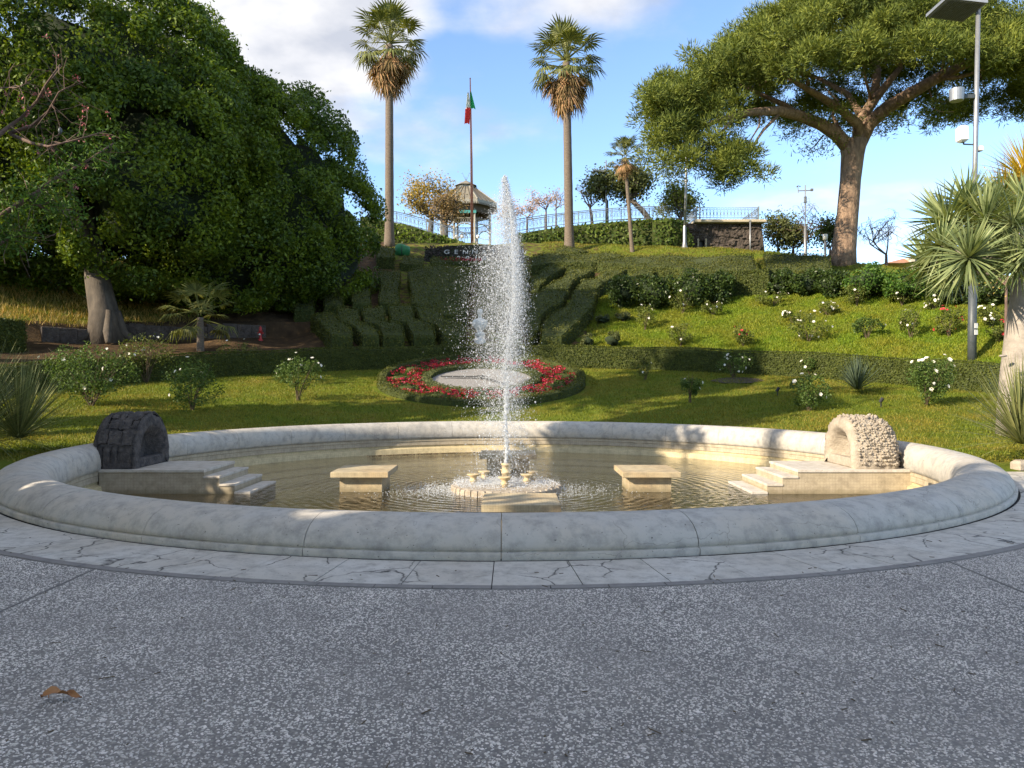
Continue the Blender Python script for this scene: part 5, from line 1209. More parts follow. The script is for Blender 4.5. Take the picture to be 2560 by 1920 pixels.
# dark lava stone building
def stonehouse():
    d = 58.0; x0, x1 = (672 - 512) / FP * d, (761 - 512) / FP * d; zt = HC + (Y0 - 223.5) / FP * d; zb = tz((x0 + x1) / 2, d) - 1.2
    t = thing('stone_terrace', 'dark rough lava stone terrace wall with a pale ledge', 'stone wall', ((x0 + x1) / 2, d, zb + 1.2))
    b = MB(); V = []; nx, nz_ = 40, 14
    for j in range(nz_ + 1):
        f = j / nz_; z = zb + (zt - zb) * f; inset = .35 * f
        for i in range(nx + 1):
            x = x0 - .0 + (x1 + .35 - inset - x0) * i / nx; V.append((x, d - .35 + inset + random.uniform(-.06, .06), z))
    F = [(j * (nx + 1) + i, j * (nx + 1) + i + 1, (j + 1) * (nx + 1) + i + 1, (j + 1) * (nx + 1) + i) for j in range(nz_) for i in range(nx)]
    # cut the small opening

    wx = (560 + 1300 * .1085 - 512) / FP * d; wz = HC + (Y0 - (120 + 1155 * .1085)) / FP * d
    F = [f for f in F if not (abs(np.mean([V[k][0] for k in f]) - wx) < .22 and abs(np.mean([V[k][2] for k in f]) - wz) < .4)]
    b.add(V, F)
    yb = d + 9; b.add([(x1 + .35, d - .35, zb), (x1 + .35, yb, zb), (x1, yb, zt), (x1, d, zt)], [(0, 1, 2, 3)])
    b.add([(x0, d + .05, zt - .02), (x1, d + .05, zt - .02), (x1, yb, zt - .02), (x0, yb, zt - .02)], [(0, 1, 2, 3)]); b.build('wall', M['wallstone'], t, smooth=False)
    MB().box((wx, d + .35, wz), (.8, .1, 1.1)).build('window_opening', M['window'], t)
    for sx_ in (-1, 1): MB().box((wx + sx_ * .3, d - .25, wz), (.1, .16, .9)).build('window_jamb', M['ledge'], t)
    lx0, lx1 = (693 - 512) / FP * d, (764 - 512) / FP * d
    MB().box(((lx0 + lx1) / 2, d + 4.3, zt + .1), (lx1 - lx0, 9.6, .22), bev=.04).build('ledge', M['ledge'], t)
    for i in range(150):
        x = random.uniform(x0 + .2, x1); z = random.uniform(max(zb, zt - 3.2), zt - .25); ins = .35 * (z - zb) / (zt - zb)
        if abs(x - wx) < .4 and abs(z - wz) < .6: continue
        s = random.uniform(.12, .26); bb = MB(); bb.box((x, d - .38 + ins, z), (s * 1.5, .16, s), bev=.05, ry=random.uniform(-.3, .3)); bb.build('lava_stone', M['wallstone'], t)
    z = zt + .21
    rt = thing('iron_railing', 'ornate blue grey railing on top of the dark stone wall', 'railing', ((lx0 + lx1) / 2, d - .2, z))
    A_ = [np.array(p) for p in ((lx0 + .2, d + 6, z), (lx0 + .2, d - .2, z), (lx1 - .5, d - .2, z), (lx1 - .5, d + 8.5, z))]
    q = []
    for i in range(3):
        l = np.linalg.norm(A_[i + 1] - A_[i]); n = int(l / .26)
        for k_ in range(n): q.append(A_[i] + (A_[i + 1] - A_[i]) * k_ / n)
    for hh in (.95, .78, .2, .05):
        MB().tube([p + [0, 0, hh] for p in A_], .028, 6).build('rail', M['iron'], rt)
    for p in A_ + [q[len(q) // 3]]: MB().tube([p, p + [0, 0, 1.05]], .05, 6).build('post', M['iron'], rt)
    b = MB()
    for i, p in enumerate(q):
        b.tube([p + [0, 0, .2], p + [0, 0, .78]], .022, 4, cap=False)
        if i < len(q) - 1:
            e = (q[i + 1] - p) * .5; m_ = p + e
            for zc, s in ((.86, .08), (.12, .07), (.5, .17)): b.tube([m_ + e * .8 * math.cos(a) + np.array([0, 0, zc + s * math.sin(a)]) for a in np.linspace(0, 6.2832, 7)], .014, 3, cap=False)
    b.build('scrollwork', M['iron'], rt, kind='stuff')
    px = (750 - 512) / FP * (d - 1); tt = thing('drain_pole', 'thin grey metal pole standing before the dark stone wall', 'pole', (px, d - 1, tz(px, d - 1)))
    MB().tube([(px, d - 1, tz(px, d - 1) - .2), (px, d - 1, HC + (Y0 - 221) / FP * (d - 1))], .055, 8).build('pole', M['metal'], tt, smooth=True)
    MB().box((px, d - 1, HC + (Y0 - 221) / FP * (d - 1)), (.16, .12, .08)).build('cap', M['metal'], tt)
stonehouse()
wallstrip([(652, 57.2, 222), (668, 57, 220), (682, 57, 223), (692, 57, 236)], 'ivy_wall', 'bright ivy clump hanging over the left end of the dark stone wall', M['boxcore'], 'ivy', 60, .8, .12)

# ---------------------------------------------------------------- bandstand
def bandstand():
    d = 85.0; cx = (466 - 512) / FP * d; k = d / FP; zf = HC + (Y0 - 250) * k; Z = lambda row: HC + (Y0 - row) * k
    t = thing('bandstand', 'octagonal iron bandstand with tiered metal roof behind the flagpole', 'bandstand', (cx, d, tz(cx, d)))
    o = R(22.5); V8 = lambda r, z: [(cx + r * math.cos(o + i * math.pi / 4), d + r * math.sin(o + i * math.pi / 4), z) for i in range(8)]
    b = MB(); zt_ = tz(cx, d) - 1; b.add(V8(3.7, zt_) + V8(3.7, zf), [tuple(range(8, 16))] + [(i, (i + 1) % 8, (i + 1) % 8 + 8, i + 8) for i in range(8)]); b.build('base', M['ledge'], t)
    er, tr_ = 3.8, 1.15; ze, zu = Z(206.5), Z(189)
    for i in range(8):
        a, c = V8(er, ze), V8(tr_, zu); j = (i + 1) % 8; MB().add([a[i], a[j], c[j], c[i]], [(0, 1, 2, 3)]).build('roof_panel', M['zinc'], t)
        A0, A1, B0, B1 = map(np.array, (a[i], a[j], c[i], c[j]))
        for f in (0.0, .25, .5, .75): 
            MB().tube([A0 + (A1 - A0) * f + [0, 0, .04], B0 + (B1 - B0) * f + [0, 0, .04]], .055 if f == 0 else .03, 5).build('roof_seam', M['darkwood'] if f else M['cream'], t)
        if True:
            bb = MB()
            for s in range(12):
                p = A0 + (B0 - A0) * s / 12; bb.tube([p + [0, 0, .05], p + [0, 0, .25]], .02, 3, cap=False)
            bb.build('ridge_cresting', M['cream'], t, kind='stuff')
            MB().add([tuple(A0), tuple(A1), tuple(A1 - [0, 0, .28]), tuple(A0 - [0, 0, .28])], [(0, 1, 2, 3)]).build('fascia', M['cream'], t)
            bb = MB()
            for s in range(16):
                p = A0 + (A1 - A0) * (s + .5) / 16; bb.box(tuple(p - [0, 0, .38]), (.09, .09, .2))
            bb.build('valance', M['cream'], t, kind='stuff')
    a, c = V8(1.15, zu), V8(1.15, Z(187)); 
    b = MB(); b.add(V8(1.0, zu - .2) + V8(1.0, Z(186.5)), [(i, (i + 1) % 8, (i + 1) % 8 + 8, i + 8) for i in range(8)]); b.build('lantern_drum', M['cream'], t)
    b = MB(); b.add(V8(1.3, Z(186.5)) + [(cx, d, Z(180.5))], [(i, (i + 1) % 8, 8) for i in range(8)]); b.build('lantern_roof', M['zinc'], t)
    for s in (-1, 1): MB().tube([(cx, d, Z(180.8)), (cx + s * .15, d, Z(178.5)), (cx + s * .28, d, Z(175.5)), (cx + s * .38, d, Z(173.2)), (cx + s * .5, d, Z(173.6))], .025, 4).build('lyre_finial', M['iron'], t)
    MB().tube([(cx, d, Z(181)), (cx, d, Z(177))], .03, 5).build('finial_spike', M['iron'], t)
    b = MB(); b.add(V8(3.2, ze - .05) + V8(3.0, Z(217)), [(i, (i + 1) % 8, (i + 1) % 8 + 8, i + 8) for i in range(8)] + [tuple(range(7, -1, -1))]); b.build('ceiling_frieze', M['darkwood'], t)
    MB().box((cx + .3, d - 2.9, Z(217.5)), (2.0, .1, .3)).build('teal_valance', M['teal'], t)
    for i in range(8):
        p = np.array(V8(2.95, zf)[i]); pn = np.array(V8(2.95, zf)[(i + 1) % 8])
        MB().tube([p, p + [0, 0, .5], p + [0, 0, .55], p + [0, 0, Z(206) - zf]], [.17, .17, .12, .11], 8).build('column', M['cream'], t, smooth=True)
        h1, h2 = Z(223) - zf, Z(228) - zf
        for hh in (h1, h2): MB().tube([p + [0, 0, hh], pn + [0, 0, hh]], .04, 5).build('tie_rail', M['cream'], t)
        bb = MB()
        for s in range(9):
            q = p + (pn - p) * (s + .5) / 9; e = (pn - p) / 20
            bb.tube([q + e * math.cos(u_) + np.array([0, 0, (h1 + h2) / 2 + (h1 - h2) * .42 * math.sin(u_)]) for u_ in np.linspace(0, 6.2832, 7)], .022, 3, cap=False)
        bb.build('frieze_scrolls', M['cream'], t, kind='stuff')
        for s, (A_, B_) in enumerate(((p, pn), (pn, p))):
            dv = (B_ - A_) / 2
            arc = [A_ + dv * (1 - math.cos(u_)) * .95 + np.array([0, 0, h2 - 1.05 + 1.0 * math.sin(u_)]) for u_ in np.linspace(0, math.pi / 2, 7)]
            MB().tube(arc, .06, 4).build('arch_bracket', M['cream'], t)
            up = [A_ + dv * f * .45 + np.array([0, 0, Z(206) - zf - 1.0 + 0.95 * f ** .5]) for f in np.linspace(0, 1, 5)]; MB().tube(up, .06, 4).build('eave_bracket', M['cream'], t)
        fr = MB()
        for hh in (.9, .1): fr.tube([p + [0, 0, hh], pn + [0, 0, hh]], .025, 4)
        fr.build('balustrade', M['cream'], t)
    # hanging chandelier
    ch = thing('chandelier', 'wrought iron chandelier hanging inside the bandstand', 'chandelier', (cx - .05, d, Z(234))); zc = Z(236)
    MB().tube([(cx - .05, d, Z(228)), (cx - .05, d, zc - .3)], .03, 5).build('rod', M['iron'], ch)
    for i in range(6):
        a = i * math.pi / 3 + .3; MB().tube([(cx - .05 + math.cos(a) * r, d + math.sin(a) * r, zc + z) for r, z in ((.05, .1), (.35, .25), (.62, .1), (.72, -.25))], .03, 4).build('arm', M['iron'], ch)
    for i, px in enumerate((456.5, 462, 478)):
        x = (px - 512) / FP * (d - 3.1); g_ = thing('globe_lamp', ['white globe lamp at the left bandstand column', 'white globe lamp under the bandstand chandelier', 'white globe lamp at the right bandstand column'][i], 'lamp', (x, d - 3.1, zf), 'white globe lamps at the bandstand')
        MB().tube([(x, d - 3.1, zf - .6), (x, d - 3.1, Z(243.5))], .04, 6).build('stem', M['iron'], g_)
        r = .22; MB().lathe([(.001, -r), (r * .7, -r * .7), (r, 0), (r * .7, r * .7), (.001, r)], (x, d - 3.1, Z(242)), 12).build('globe', M['glass'], g_, smooth=True)
bandstand()

# ---------------------------------------------------------------- flagpole and flag
def flagpole():
    d = 60.0; x = (471.5 - 512) / FP * d; t = thing('flagpole', 'tall thin rust red flagpole in front of the bandstand', 'flagpole', (x, d, tz(x, d))); Z = lambda r: HC + (Y0 - r) / FP * d
    MB().tube([(x + .06, d, Z(250)), (x, d, Z(160)), (x - .1, d, Z(79))], [.13, .10, .045], 10).build('pole', M['rust'], t, smooth=True)
    MB().lathe([(.001, -.06), (.07, 0), (.001, .09)], (x - .1, d, Z(79)), 8).build('finial', M['rust'], t)
    f = thing('flag', 'limp green white and red tricolour flag hanging on the flagpole', 'flag', (x - .1, d, Z(90)))
    # hanging folds: three bands
    def band(x_top, x_bot, r0, r1, w0, w1, m, name, off):
        n, m_ = 9, 8; V = []
        for j in range(m_ + 1):
            g_ = j / m_; w = w0 + (w1 - w0) * g_; xc = x_top + (x_bot - x_top) * g_
            for i in range(n):
                u = i / (n - 1); V.append((x + xc + w * (u - .5), d - .12 + off + .09 * math.sin(u * 14 + g_ * 2) , Z(r0 + (r1 - r0) * g_ + 2.5 * abs(u - .5))))
        MB().add(V, [(j * n + i, j * n + i + 1, (j + 1) * n + i + 1, (j + 1) * n + i) for j in range(m_) for i in range(n - 1)]).build(name, m, f, smooth=True)
    k = d / FP
    band(-.05, .12, 92, 109, 1.5 * k, 5.6 * k, M['fgreen'], 'green_band', 0)
    band(-.26, -.26, 93, 109, 1.6 * k, 5.2 * k, M['fwhite'], 'white_band', -.05)
    band(-.26, -.36, 108, 124, 5.6 * k, 5.2 * k, M['fred'], 'red_band', -.02)
flagpole()

# ---------------------------------------------------------------- date sign
def sign():
    d = hit(470, 263)[1] - .2; x0, x1 = (424 - 512) / FP * d, (524 - 512) / FP * d; Z = lambda r: HC + (Y0 - r) / FP * d
    t = thing('date_sign', 'dark sloping planted panel with pale capital letters below the flagpole', 'sign', ((x0 + x1) / 2, d, tz((x0 + x1) / 2, d)))
    V = []; n = 20
    for i in range(n + 1):
        f = i / n; x = x0 + (x1 - x0) * f; top = 242.5 + 5 * abs(f - .5) ** 2 * 4
        V += [(x, d - .2, Z(263)), (x, d + .9, Z(top)), (x, d + 2.5, Z(top + 1.5))]
    MB().add(V, [(3 * i + j, 3 * i + 3 + j, 3 * i + 4 + j, 3 * i + 1 + j) for i in range(n) for j in range(2)]).build('panel', M['ficuscore'], t)
    N_ = 2600; f = rng.random(N_); h = rng.random(N_); P = np.stack([x0 + (x1 - x0) * f, d - .2 + 1.1 * h - .03, Z(263) + (Z(243.5) - Z(263)) * h], -1); mk('sedum_leaves', leafmesh('sedum_leaves', P, np.tile([0, -.8, .6], (N_, 1)), .07, .7, 1.2), M['bedgreen'], t, kind='stuff')
    def letters(s, px0, pitch, row, hpx, ml):
        for i, ch in enumerate(s):
            cu = bpy.data.curves.new('t', 'FONT'); cu.body = ch; cu.size = 1; cu.extrude = .05; cu.align_x = 'CENTER'; cu.offset = .008
            ob = bpy.data.objects.new('t', cu); COL.objects.link(ob); bpy.context.view_layer.update(); me = bpy.data.meshes.new_from_object(ob.evaluated_get(bpy.context.evaluated_depsgraph_get())); bpy.data.objects.remove(ob)
            k = d / FP; s_ = hpx * k / .70; hfrac = (263 - row) / (263 - 243.5)
            me.materials.clear(); me.name = 'letter'
            mk('letter', me, ml, t, loc=((px0 + pitch * i - 512) / FP * d, d - .35 + 1.1 * hfrac, Z(row)), rot=(R(62), 0, 0), scl=(s_ * 1.25, s_ * 1.1, s_))
    letters('GENNAIO', 446.5, 9.4, 253.6, 4.6, M['letter']); letters('2018', 459, 8.6, 260.8, 4.6, M['letter'])
    d -= .3; fb_ = thing('flower_strip', 'strip of red flowers under the date on the dark panel', 'flowers', ((462 - 512) / FP * d, d, Z(262)))
    N_ = 1500; P = np.stack([rng.uniform((440 - 512) / FP * d, (482 - 512) / FP * d, N_), rng.normal(d, .12, N_), Z(261.5) + rng.normal(0, .09, N_)], -1); mk('red_blooms', leafmesh('red_blooms', P, np.tile([0, -.5, 1.], (N_, 1)), .07, .7, .4), M['redflower'], fb_, kind='stuff')
sign()
def netbundle():
    d = hit(400, 254)[1] - .3; a = W(397, 250, d); b_ = W(408.5, 252, d); t = thing('net_bundle', 'bright green netting bundle lying right of the left palm foot', 'netting', tuple((a + b_) / 2 - [0, 0, .4]))
    b = MB(); b.tube([a + [-.12, 0, .1], a + [0, 0, .08], a + (b_ - a) * .3, a + (b_ - a) * .7, b_, b_ + [.1, 0, -.02]], [.15, .42, .5, .47, .38, .12], 12); v = np.array(b.v); v += rng.normal(size=v.shape) * .02; b.v = [tuple(q) for q in v]; b.build('netting', M['net'], t, smooth=True)
    MB().tube([a + (b_ - a) * .5 + np.array([0, .49 * math.cos(q), .49 * math.sin(q)]) for q in np.linspace(0, 6.28, 14)], .025, 4).build('tie_cord', M['black'], t)
netbundle()

# ---------------------------------------------------------------- small trees on the upper terrace
def branchy(name, label, px, row, d, h_px, w_px, levels=4, leaf=None, nleaf=600, lsize=.1, tr=.14, seed=1, bark='twig', lean=0, fork=.35, cz=.62, clumpy=.35, bias=0, grp=None, cat='tree', zfix=None):
    random.seed(seed); k = d / FP; base = W(px, row, d); gz = tz(base[0], base[1]); H_ = h_px * k; Wd = w_px * k
    t = thing(name, label, cat, (base[0], base[1], min(gz, base[2])), grp); b = MB(); tips = []
    fp = base + np.array([lean * k, 0, H_ * fork])
    MB().tube([(base[0], base[1], min(gz, base[2]) - .3), base + [0, 0, .1], (base + fp) / 2 + [lean * k * -.12, 0, 0], fp], [tr * 1.15, tr, tr * .85, tr * .7], 8).build('trunk', M[bark], t, smooth=True)
    cen = fp + np.array([bias * k, 0, H_ * (1 - fork) * .5]); rad_ = np.array([Wd / 2, Wd / 2.6, H_ * (1 - fork) * .55])
    def grow(p, dr, l, r, lv):
        q = p + dr * l; m_ = (p + q) / 2 + rng.normal(size=3) * l * .07
        b.tube([p, m_, q], [r, r * .8, r * .62], 4 if lv < 2 else 3, cap=False)
        if lv >= levels: tips.append(q); return
        for _ in range(3 if lv < 3 else 2):
            tgt = cen + sphpts(1)[0] * rad_; dd = weld_norm(weld_norm(tgt - q) * .75 + dr * .45 + sphpts(1)[0] * .45); grow(q, dd, l * random.uniform(.6, .85), r * .62, lv + 1)
        tips.append(q)
    for i in range(4):
        tgt = cen + sphpts(1)[0] * rad_ * .8; grow(fp, weld_norm(tgt - fp), H_ * (1 - fork) * .42, tr * .55, 1)
    b.build('branches', M[bark], t)
    if leaf:
        T = np.array(tips)[rng.integers(0, len(tips), nleaf)] + rng.normal(size=(nleaf, 3)) * clumpy * np.array([1, 1, .8]); mk('leaves', leafmesh('leaves', T, sphpts(nleaf), lsize, .6, .3), M[leaf], t, kind='stuff')
    return t
branchy('autumn_tree', 'bright yellow leaved tree with dark forked trunk left of the bandstand', 430, 238, 74, 60, 60, 5, 'yellow', 3600, .11, .32, 3, 'bark', fork=.36, clumpy=.55, lean=2, bias=-8)
branchy('autumn_tree', 'brown leaved tree with thick trunk in front of the bandstand', 445, 240, 72, 46, 42, 5, 'tan', 2600, .09, .36, 5, 'bark', fork=.36, clumpy=.5, bias=4)
branchy('autumn_tree', 'thin pink brown tree partly hidden by the jet, right of the bandstand', 512, 236, 76, 34, 40, 4, 'pale', 1100, .08, .12, 6, 'twig', fork=.3, clumpy=.4)
branchy('almond_tree', 'slender pale leaved tree rising behind the right railing', 546, 222, 76, 34, 46, 4, 'pale', 700, .085, .11, 8, 'twig', fork=.35, clumpy=.4)
branchy('almond_tree', 'small pale leaved tree between the jet and the slender tree', 527, 226, 74, 24, 26, 4, 'pale', 420, .08, .09, 9, 'twig', fork=.35, clumpy=.35)
branchy('almond_tree', 'faint bare tree just left of the right tall palm', 556, 220, 80, 32, 40, 4, 'pale', 200, .07, .09, 10, 'twig', fork=.35)
branchy('bare_tree', 'leafless purplish tree just right of the right tall palm', 592, 224, 68, 46, 40, 5, None, 0, 0, .15, 11, 'twig', fork=.35, lean=-2)
branchy('leaning_tree', 'round crowned tree with a dark leaning trunk behind the small palm', 650, 222, 66, 54, 68, 5, 'olive', 5200, .12, .30, 14, 'bark', fork=.42, lean=-20, clumpy=.6, bias=-6)
branchy('leaning_tree', 'low dark crowned tree left of the small palm', 607, 222, 67, 48, 40, 5, 'olive', 3000, .12, .16, 17, 'bark', fork=.42, clumpy=.5)
branchy('cedar_tree', 'shaggy green tree just left of the wall top railing', 680, 222, 62, 36, 46, 5, 'pine', 5200, .09, .2, 19, 'bark', fork=.1, clumpy=.42)
branchy('dark_shrub', 'dark round shrub right of the stone wall end', 778, 252, 60, 36, 26, 4, 'olive', 2600, .1, .12, 21, 'twig', fork=.12, clumpy=.45, cat='shrub')
branchy('dark_shrub', 'brownish shrub under the wind gauge mast', 793, 252, 60, 30, 30, 4, 'olive', 2600, .1, .12, 22, 'twig', fork=.12, clumpy=.45, cat='shrub')
branchy('bare_tree', 'thin bare tree standing round the wind gauge mast', 806, 252, 58, 54, 44, 5, None, 0, 0, .08, 23, 'twig', fork=.2)
branchy('dark_shrub', 'narrow dark shrub beside the pine trunk', 830, 252, 58, 32, 20, 4, 'privet', 2300, .1, .1, 24, 'twig', fork=.1, clumpy=.4, cat='shrub')
branchy('bare_tree', 'leafless spreading tree between pine trunk and dracaena', 886, 268, 52, 60, 62, 6, None, 0, 0, .12, 26, 'twig', fork=.22)
branchy('yellow_shrub', 'tall wispy shrub with tiny yellow leaves above the dracaena', 1006, 318, 24, 130, 60, 5, 'yellow', 2600, .035, .05, 27, 'twig', fork=.25, clumpy=.35, cat='shrub')

# ---------------------------------------------------------------- poles, lamps, instruments
def Zr(r, d): return HC + (Y0 - r) / FP * d
def lamp_right():
    d = 28.4; x = (972 - 512) / FP * d; x2 = (977.5 - 512) / FP * d; z0 = tz(x, d); t = thing('street_lamp', 'tall grey lamp post with a flat square head, right side', 'street lamp', (x, d, z0))
    MB().tube([(x, d, z0 - .2), (x, d, Zr(330, d)), (x + .02, d, Zr(286, d))], [.155, .15, .14], 14).build('lower_post', M['darkmetal'], t, smooth=True)
    MB().tube([(x + .02, d, Zr(286, d)), (x2, d, Zr(-3, d))], [.1, .075], 12).build('upper_post', M['metal'], t, smooth=True)
    for r_, s in ((326, 1), (332.5, 1)): MB().box((x + .06, d - .15, Zr(r_, d)), (.14, .02, .19), rz=.25).build('sticker', M['whitep'], t)
    p = [W(925, 18, d + 1.1), W(946, -1, d - .2), W(987, 3.5, d - .6), W(962, 23, d + .8)]
    up = np.array([0, 0, .12])
    MB().add([*p, *[q + up for q in p]], [(3, 2, 1, 0), (4, 5, 6, 7)] + [(i, (i + 1) % 4, (i + 1) % 4 + 4, i + 4) for i in range(4)]).build('lamp_head', M['metal'], t)
    c = sum(p) / 4; q = [c + (a - c) * .93 - [0, 0, .012] for a in p]
    MB().add(q, [(3, 2, 1, 0)]).build('diffuser', M['lattice'], t)
    b = MB()
    for i in range(1, 16):
        f = i / 16; b.tube([q[0] + (q[3] - q[0]) * f - [0, 0, .01], q[1] + (q[2] - q[1]) * f - [0, 0, .01]], .008, 3, cap=False); b.tube([q[0] + (q[1] - q[0]) * f - [0, 0, .01], q[3] + (q[2] - q[3]) * f - [0, 0, .01]], .008, 3, cap=False)
    b.build('grille', M['darkmetal'], t, kind='stuff')
    a = W(956, 95, d); MB().lathe([(.001, -.24), (.24, -.24), (.26, .2), (.001, .22)], tuple(a), 18).build('floodlight', M['metal'], t, smooth=False)
    MB().box(tuple(W(967, 97, d)), (.5, .12, .14)).build('bracket', M['darkmetal'], t)
    cm = thing('antenna_box', 'white rounded antenna box on an arm of the right lamp post', 'antenna', tuple(W(962, 145, d)))
    MB().box(tuple(W(961.5, 134.5, d)), (.30, .34, .62), bev=.07, ry=-.05).build('housing', M['whitep'], cm); MB().tube([W(963, 141, d), W(963, 144.5, d), W(975, 145, d)], [.06, .03, .025], 6).build('arm', M['darkmetal'], cm)
    cm = thing('sensor_box', 'small white sensor clipped to the right side of the lamp post', 'sensor', tuple(W(980, 150, d)))
    MB().box(tuple(W(979.5, 149, d)), (.18, .15, .2), bev=.03).build('housing', M['whitep'], cm); MB().tube([W(979, 152, d), W(975, 151, d)], .025, 6).build('clip', M['darkmetal'], cm)
lamp_right()
def post2():
    d = 56.5; x = (684.5 - 512) / FP * d; z0 = tz(x, d); t = thing('lamp_post', 'slender ornate grey pole with a collar before the ivy wall', 'lamp post', (x, d, z0)); x2 = (686 - 512) / FP * d
    MB().lathe([(.3, -.2), (.3, .1), (.2, .25), (.14, .6), (.13, 1.6), (.10, 1.8)], (x, d, z0), 14).build('base', M['metal'], t, smooth=True)
    MB().tube([(x, d, z0 + 1.7), (x2, d, Zr(181, d)), (x2, d, Zr(120, d))], [.10, .085, .04], 10).build('pole', M['metal'], t, smooth=True)
    MB().lathe([(.08, -.12), (.17, -.05), (.17, .05), (.08, .12)], (x2, d, Zr(181, d)), 12).build('collar', M['metal'], t, smooth=True)
post2()
def post3():
    d = 66; x = (606 - 512) / FP * d; t = thing('street_lamp', 'small distant lamp with a flat head left of the small palm', 'street lamp', (x, d, Zr(224, d)))
    MB().tube([(x, d, Zr(226, d)), (x, d, Zr(160.5, d))], [.08, .05], 8).build('post', M['metal'], t, smooth=True)
    MB().box(tuple(W(599, 171.5, d)), (1.1, 1.0, .14), rx=.18, ry=.06, bev=.02).build('lamp_head', M['metal'], t); MB().box(tuple(W(599, 172.3, d)), (1.0, .9, .05), rx=.18, ry=.06).build('diffuser', M['lattice'], t)
    d = 66; x = (376 - 512) / FP * d
post3()
def mast():
    d = 57.5; x = (805 - 512) / FP * d; t = thing('wind_gauge', 'weather mast with cross arm, cups and vane left of the pine', 'weather mast', (x, d, tz(x, d)))
    MB().tube([(x, d, tz(x, d) - .2), (x, d, Zr(226, d))], .11, 8).build('mast', M['metal'], t, smooth=True); MB().tube([(x, d, Zr(226, d)), (x, d, Zr(185, d))], .045, 6).build('upper_mast', M['metal'], t)
    MB().tube([W(798, 191, d), W(811, 190.5, d)], .035, 6).build('cross_arm', M['metal'], t)
    MB().tube([W(798, 193, d), W(797.6, 187, d)], .03, 6).build('sensor_rod', M['metal'], t); MB().box(tuple(W(811.5, 190, d)), (.2, .12, .2), bev=.03).build('vane', M['metal'], t)
    for i in range(3):
        a = i * 2.09; MB().lathe([(.001, -.07), (.07, 0), (.001, .07)], tuple(W(798, 186.5, d) + np.array([.12 * math.cos(a), .12 * math.sin(a), 0])), 8).build('cup', M['metal'], t)
    MB().tube([W(805, 197, d), W(805, 203, d)], .12, 8).build('instrument_can', M['metal'], t)
    d = 55; x = (825 - 512) / FP * d; t = thing('path_light', 'short white path light standing left of the pine trunk', 'lamp', (x, d, Zr(252, d)))
    MB().tube([(x, d, tz(x, d) - .2), (x, d, Zr(240, d))], .09, 8).build('post', M['metal'], t, smooth=True); MB().tube([(x, d, Zr(240, d)), (x, d, Zr(234.5, d))], .17, 10).build('lamp_shade', M['whitep'], t, smooth=True)
mast()
# hydrant
def hydrant():
    x, y = hit(260.6, 340.5); z0 = tz(x, y); t = thing('fire_hydrant', 'small red fire hydrant standing on the shaded path at left', 'hydrant', (x, y, z0))
    MB().lathe([(.12, -.1), (.12, .04), (.075, .06), (.07, .42), (.1, .44), (.1, .5), (.07, .52), (.07, .6), (.03, .68), (.001, .72)], (x, y, z0), 14).build('body', M['redp'], t, smooth=True)
    MB().tube([(x - .14, y, z0 + .36), (x + .14, y, z0 + .36)], .04, 8).build('outlet', M['redp'], t); MB().tube([(x - .02, y - .09, z0 + .3), (x - .02, y - .06, z0 + .3)], .045, 10).build('label_plate', M['whitep'], t)
hydrant()
# low retaining wall under the fig tree
def lowwall():
    t = thing('retaining_wall', 'low dark stone retaining wall beside the fig tree trunk', 'wall', (-20, 32, tz(-20, 32)))
    for i in range(26):
        a = R(158 - i * 1.55); r = 26.1
        if i in (10, 11): continue
        x, y = arcpt(a, r); z = tz(*arcpt(a, r - .5)); hgt = .72 + random.uniform(-.04, .04)
        MB().box((x, y, z + hgt / 2 - .1), (.68, .35, hgt + .2), rz=a + math.pi / 2, bev=.03).build('stone_block', M['wallstone'], t)
lowwall()
# spot lights on stakes
for px, r0, r1, lab in ((777.5, 396.5, 387.5, 'small black garden spotlight stake left of the dark rose bush'), (881, 407.5, 398, 'small black garden spotlight stake right of the dark rose bush')):
    x, y = hit(px, r0); z0 = tz(x, y); h = (r0 - r1) / FP * y; t = thing('garden_spotlight', lab, 'spotlight', (x, y, z0), 'black spotlight stakes on the right lawn')
    MB().tube([(x, y, z0 - .05), (x, y, z0 + h * .6)], .02, 6).build('stake', M['black'], t); MB().tube([(x - .03, y, z0 + h * .55), (x + .05, y - .02, z0 + h)], .055, 8).build('lamp_body', M['black'], t)

# ---------------------------------------------------------------- spiky plants
def rosette_mesh(n, l, w, el0=-30, el1=88, droop=.25, seg=4, name='leaf_rosette'):
    b = MB()
    for i in range(n):
        az = i * 2.39996 + random.uniform(-.2, .2); el = R(el0 + (el1 - el0) * ((i + .5) / n) ** .8 + random.uniform(-5, 5)); ll = l * random.uniform(.8, 1.1)
        d = Vector((math.cos(az) * math.cos(el), math.sin(az) * math.cos(el), math.sin(el))); s = Vector((-math.sin(az), math.cos(az), 0)); vs = []; p = Vector((0, 0, 0))
        for k in range(seg + 1):
            f = k / seg; ww = w * (1 - f ** 2.2) * (.75 + .5 * min(1, f * 4)) + .001
            vs += [p - s * ww, p + s * ww]; p = p + d * ll / seg; d = (d + Vector((0, 0, -droop / seg * (1.2 - abs(d.z))))).normalized()
        b.add(vs, [(2 * k, 2 * k + 1, 2 * k + 3, 2 * k + 2) for k in range(seg)])
    me = b.mesh(name); return me
def spiky(name, label, cat, x, y, z, heads, n, l, w, m, el0, el1, droop, seed, trunk=None, grp=None):
    random.seed(seed); t = thing(name, label, cat, (x, y, z), grp); ms = []
    for v in range(min(3, len(heads))):
        me = rosette_mesh(n, l, w, el0, el1, droop); me.materials.append(M[m]); ms.append(me)
    for i, (hx, hy, hz, rx, ry, s) in enumerate(heads):
        mk('leaf_rosette', ms[i % len(ms)], None, t, loc=(hx, hy, hz), rot=(rx, ry, i * 1.3), scl=s, kind='stuff')
    return t
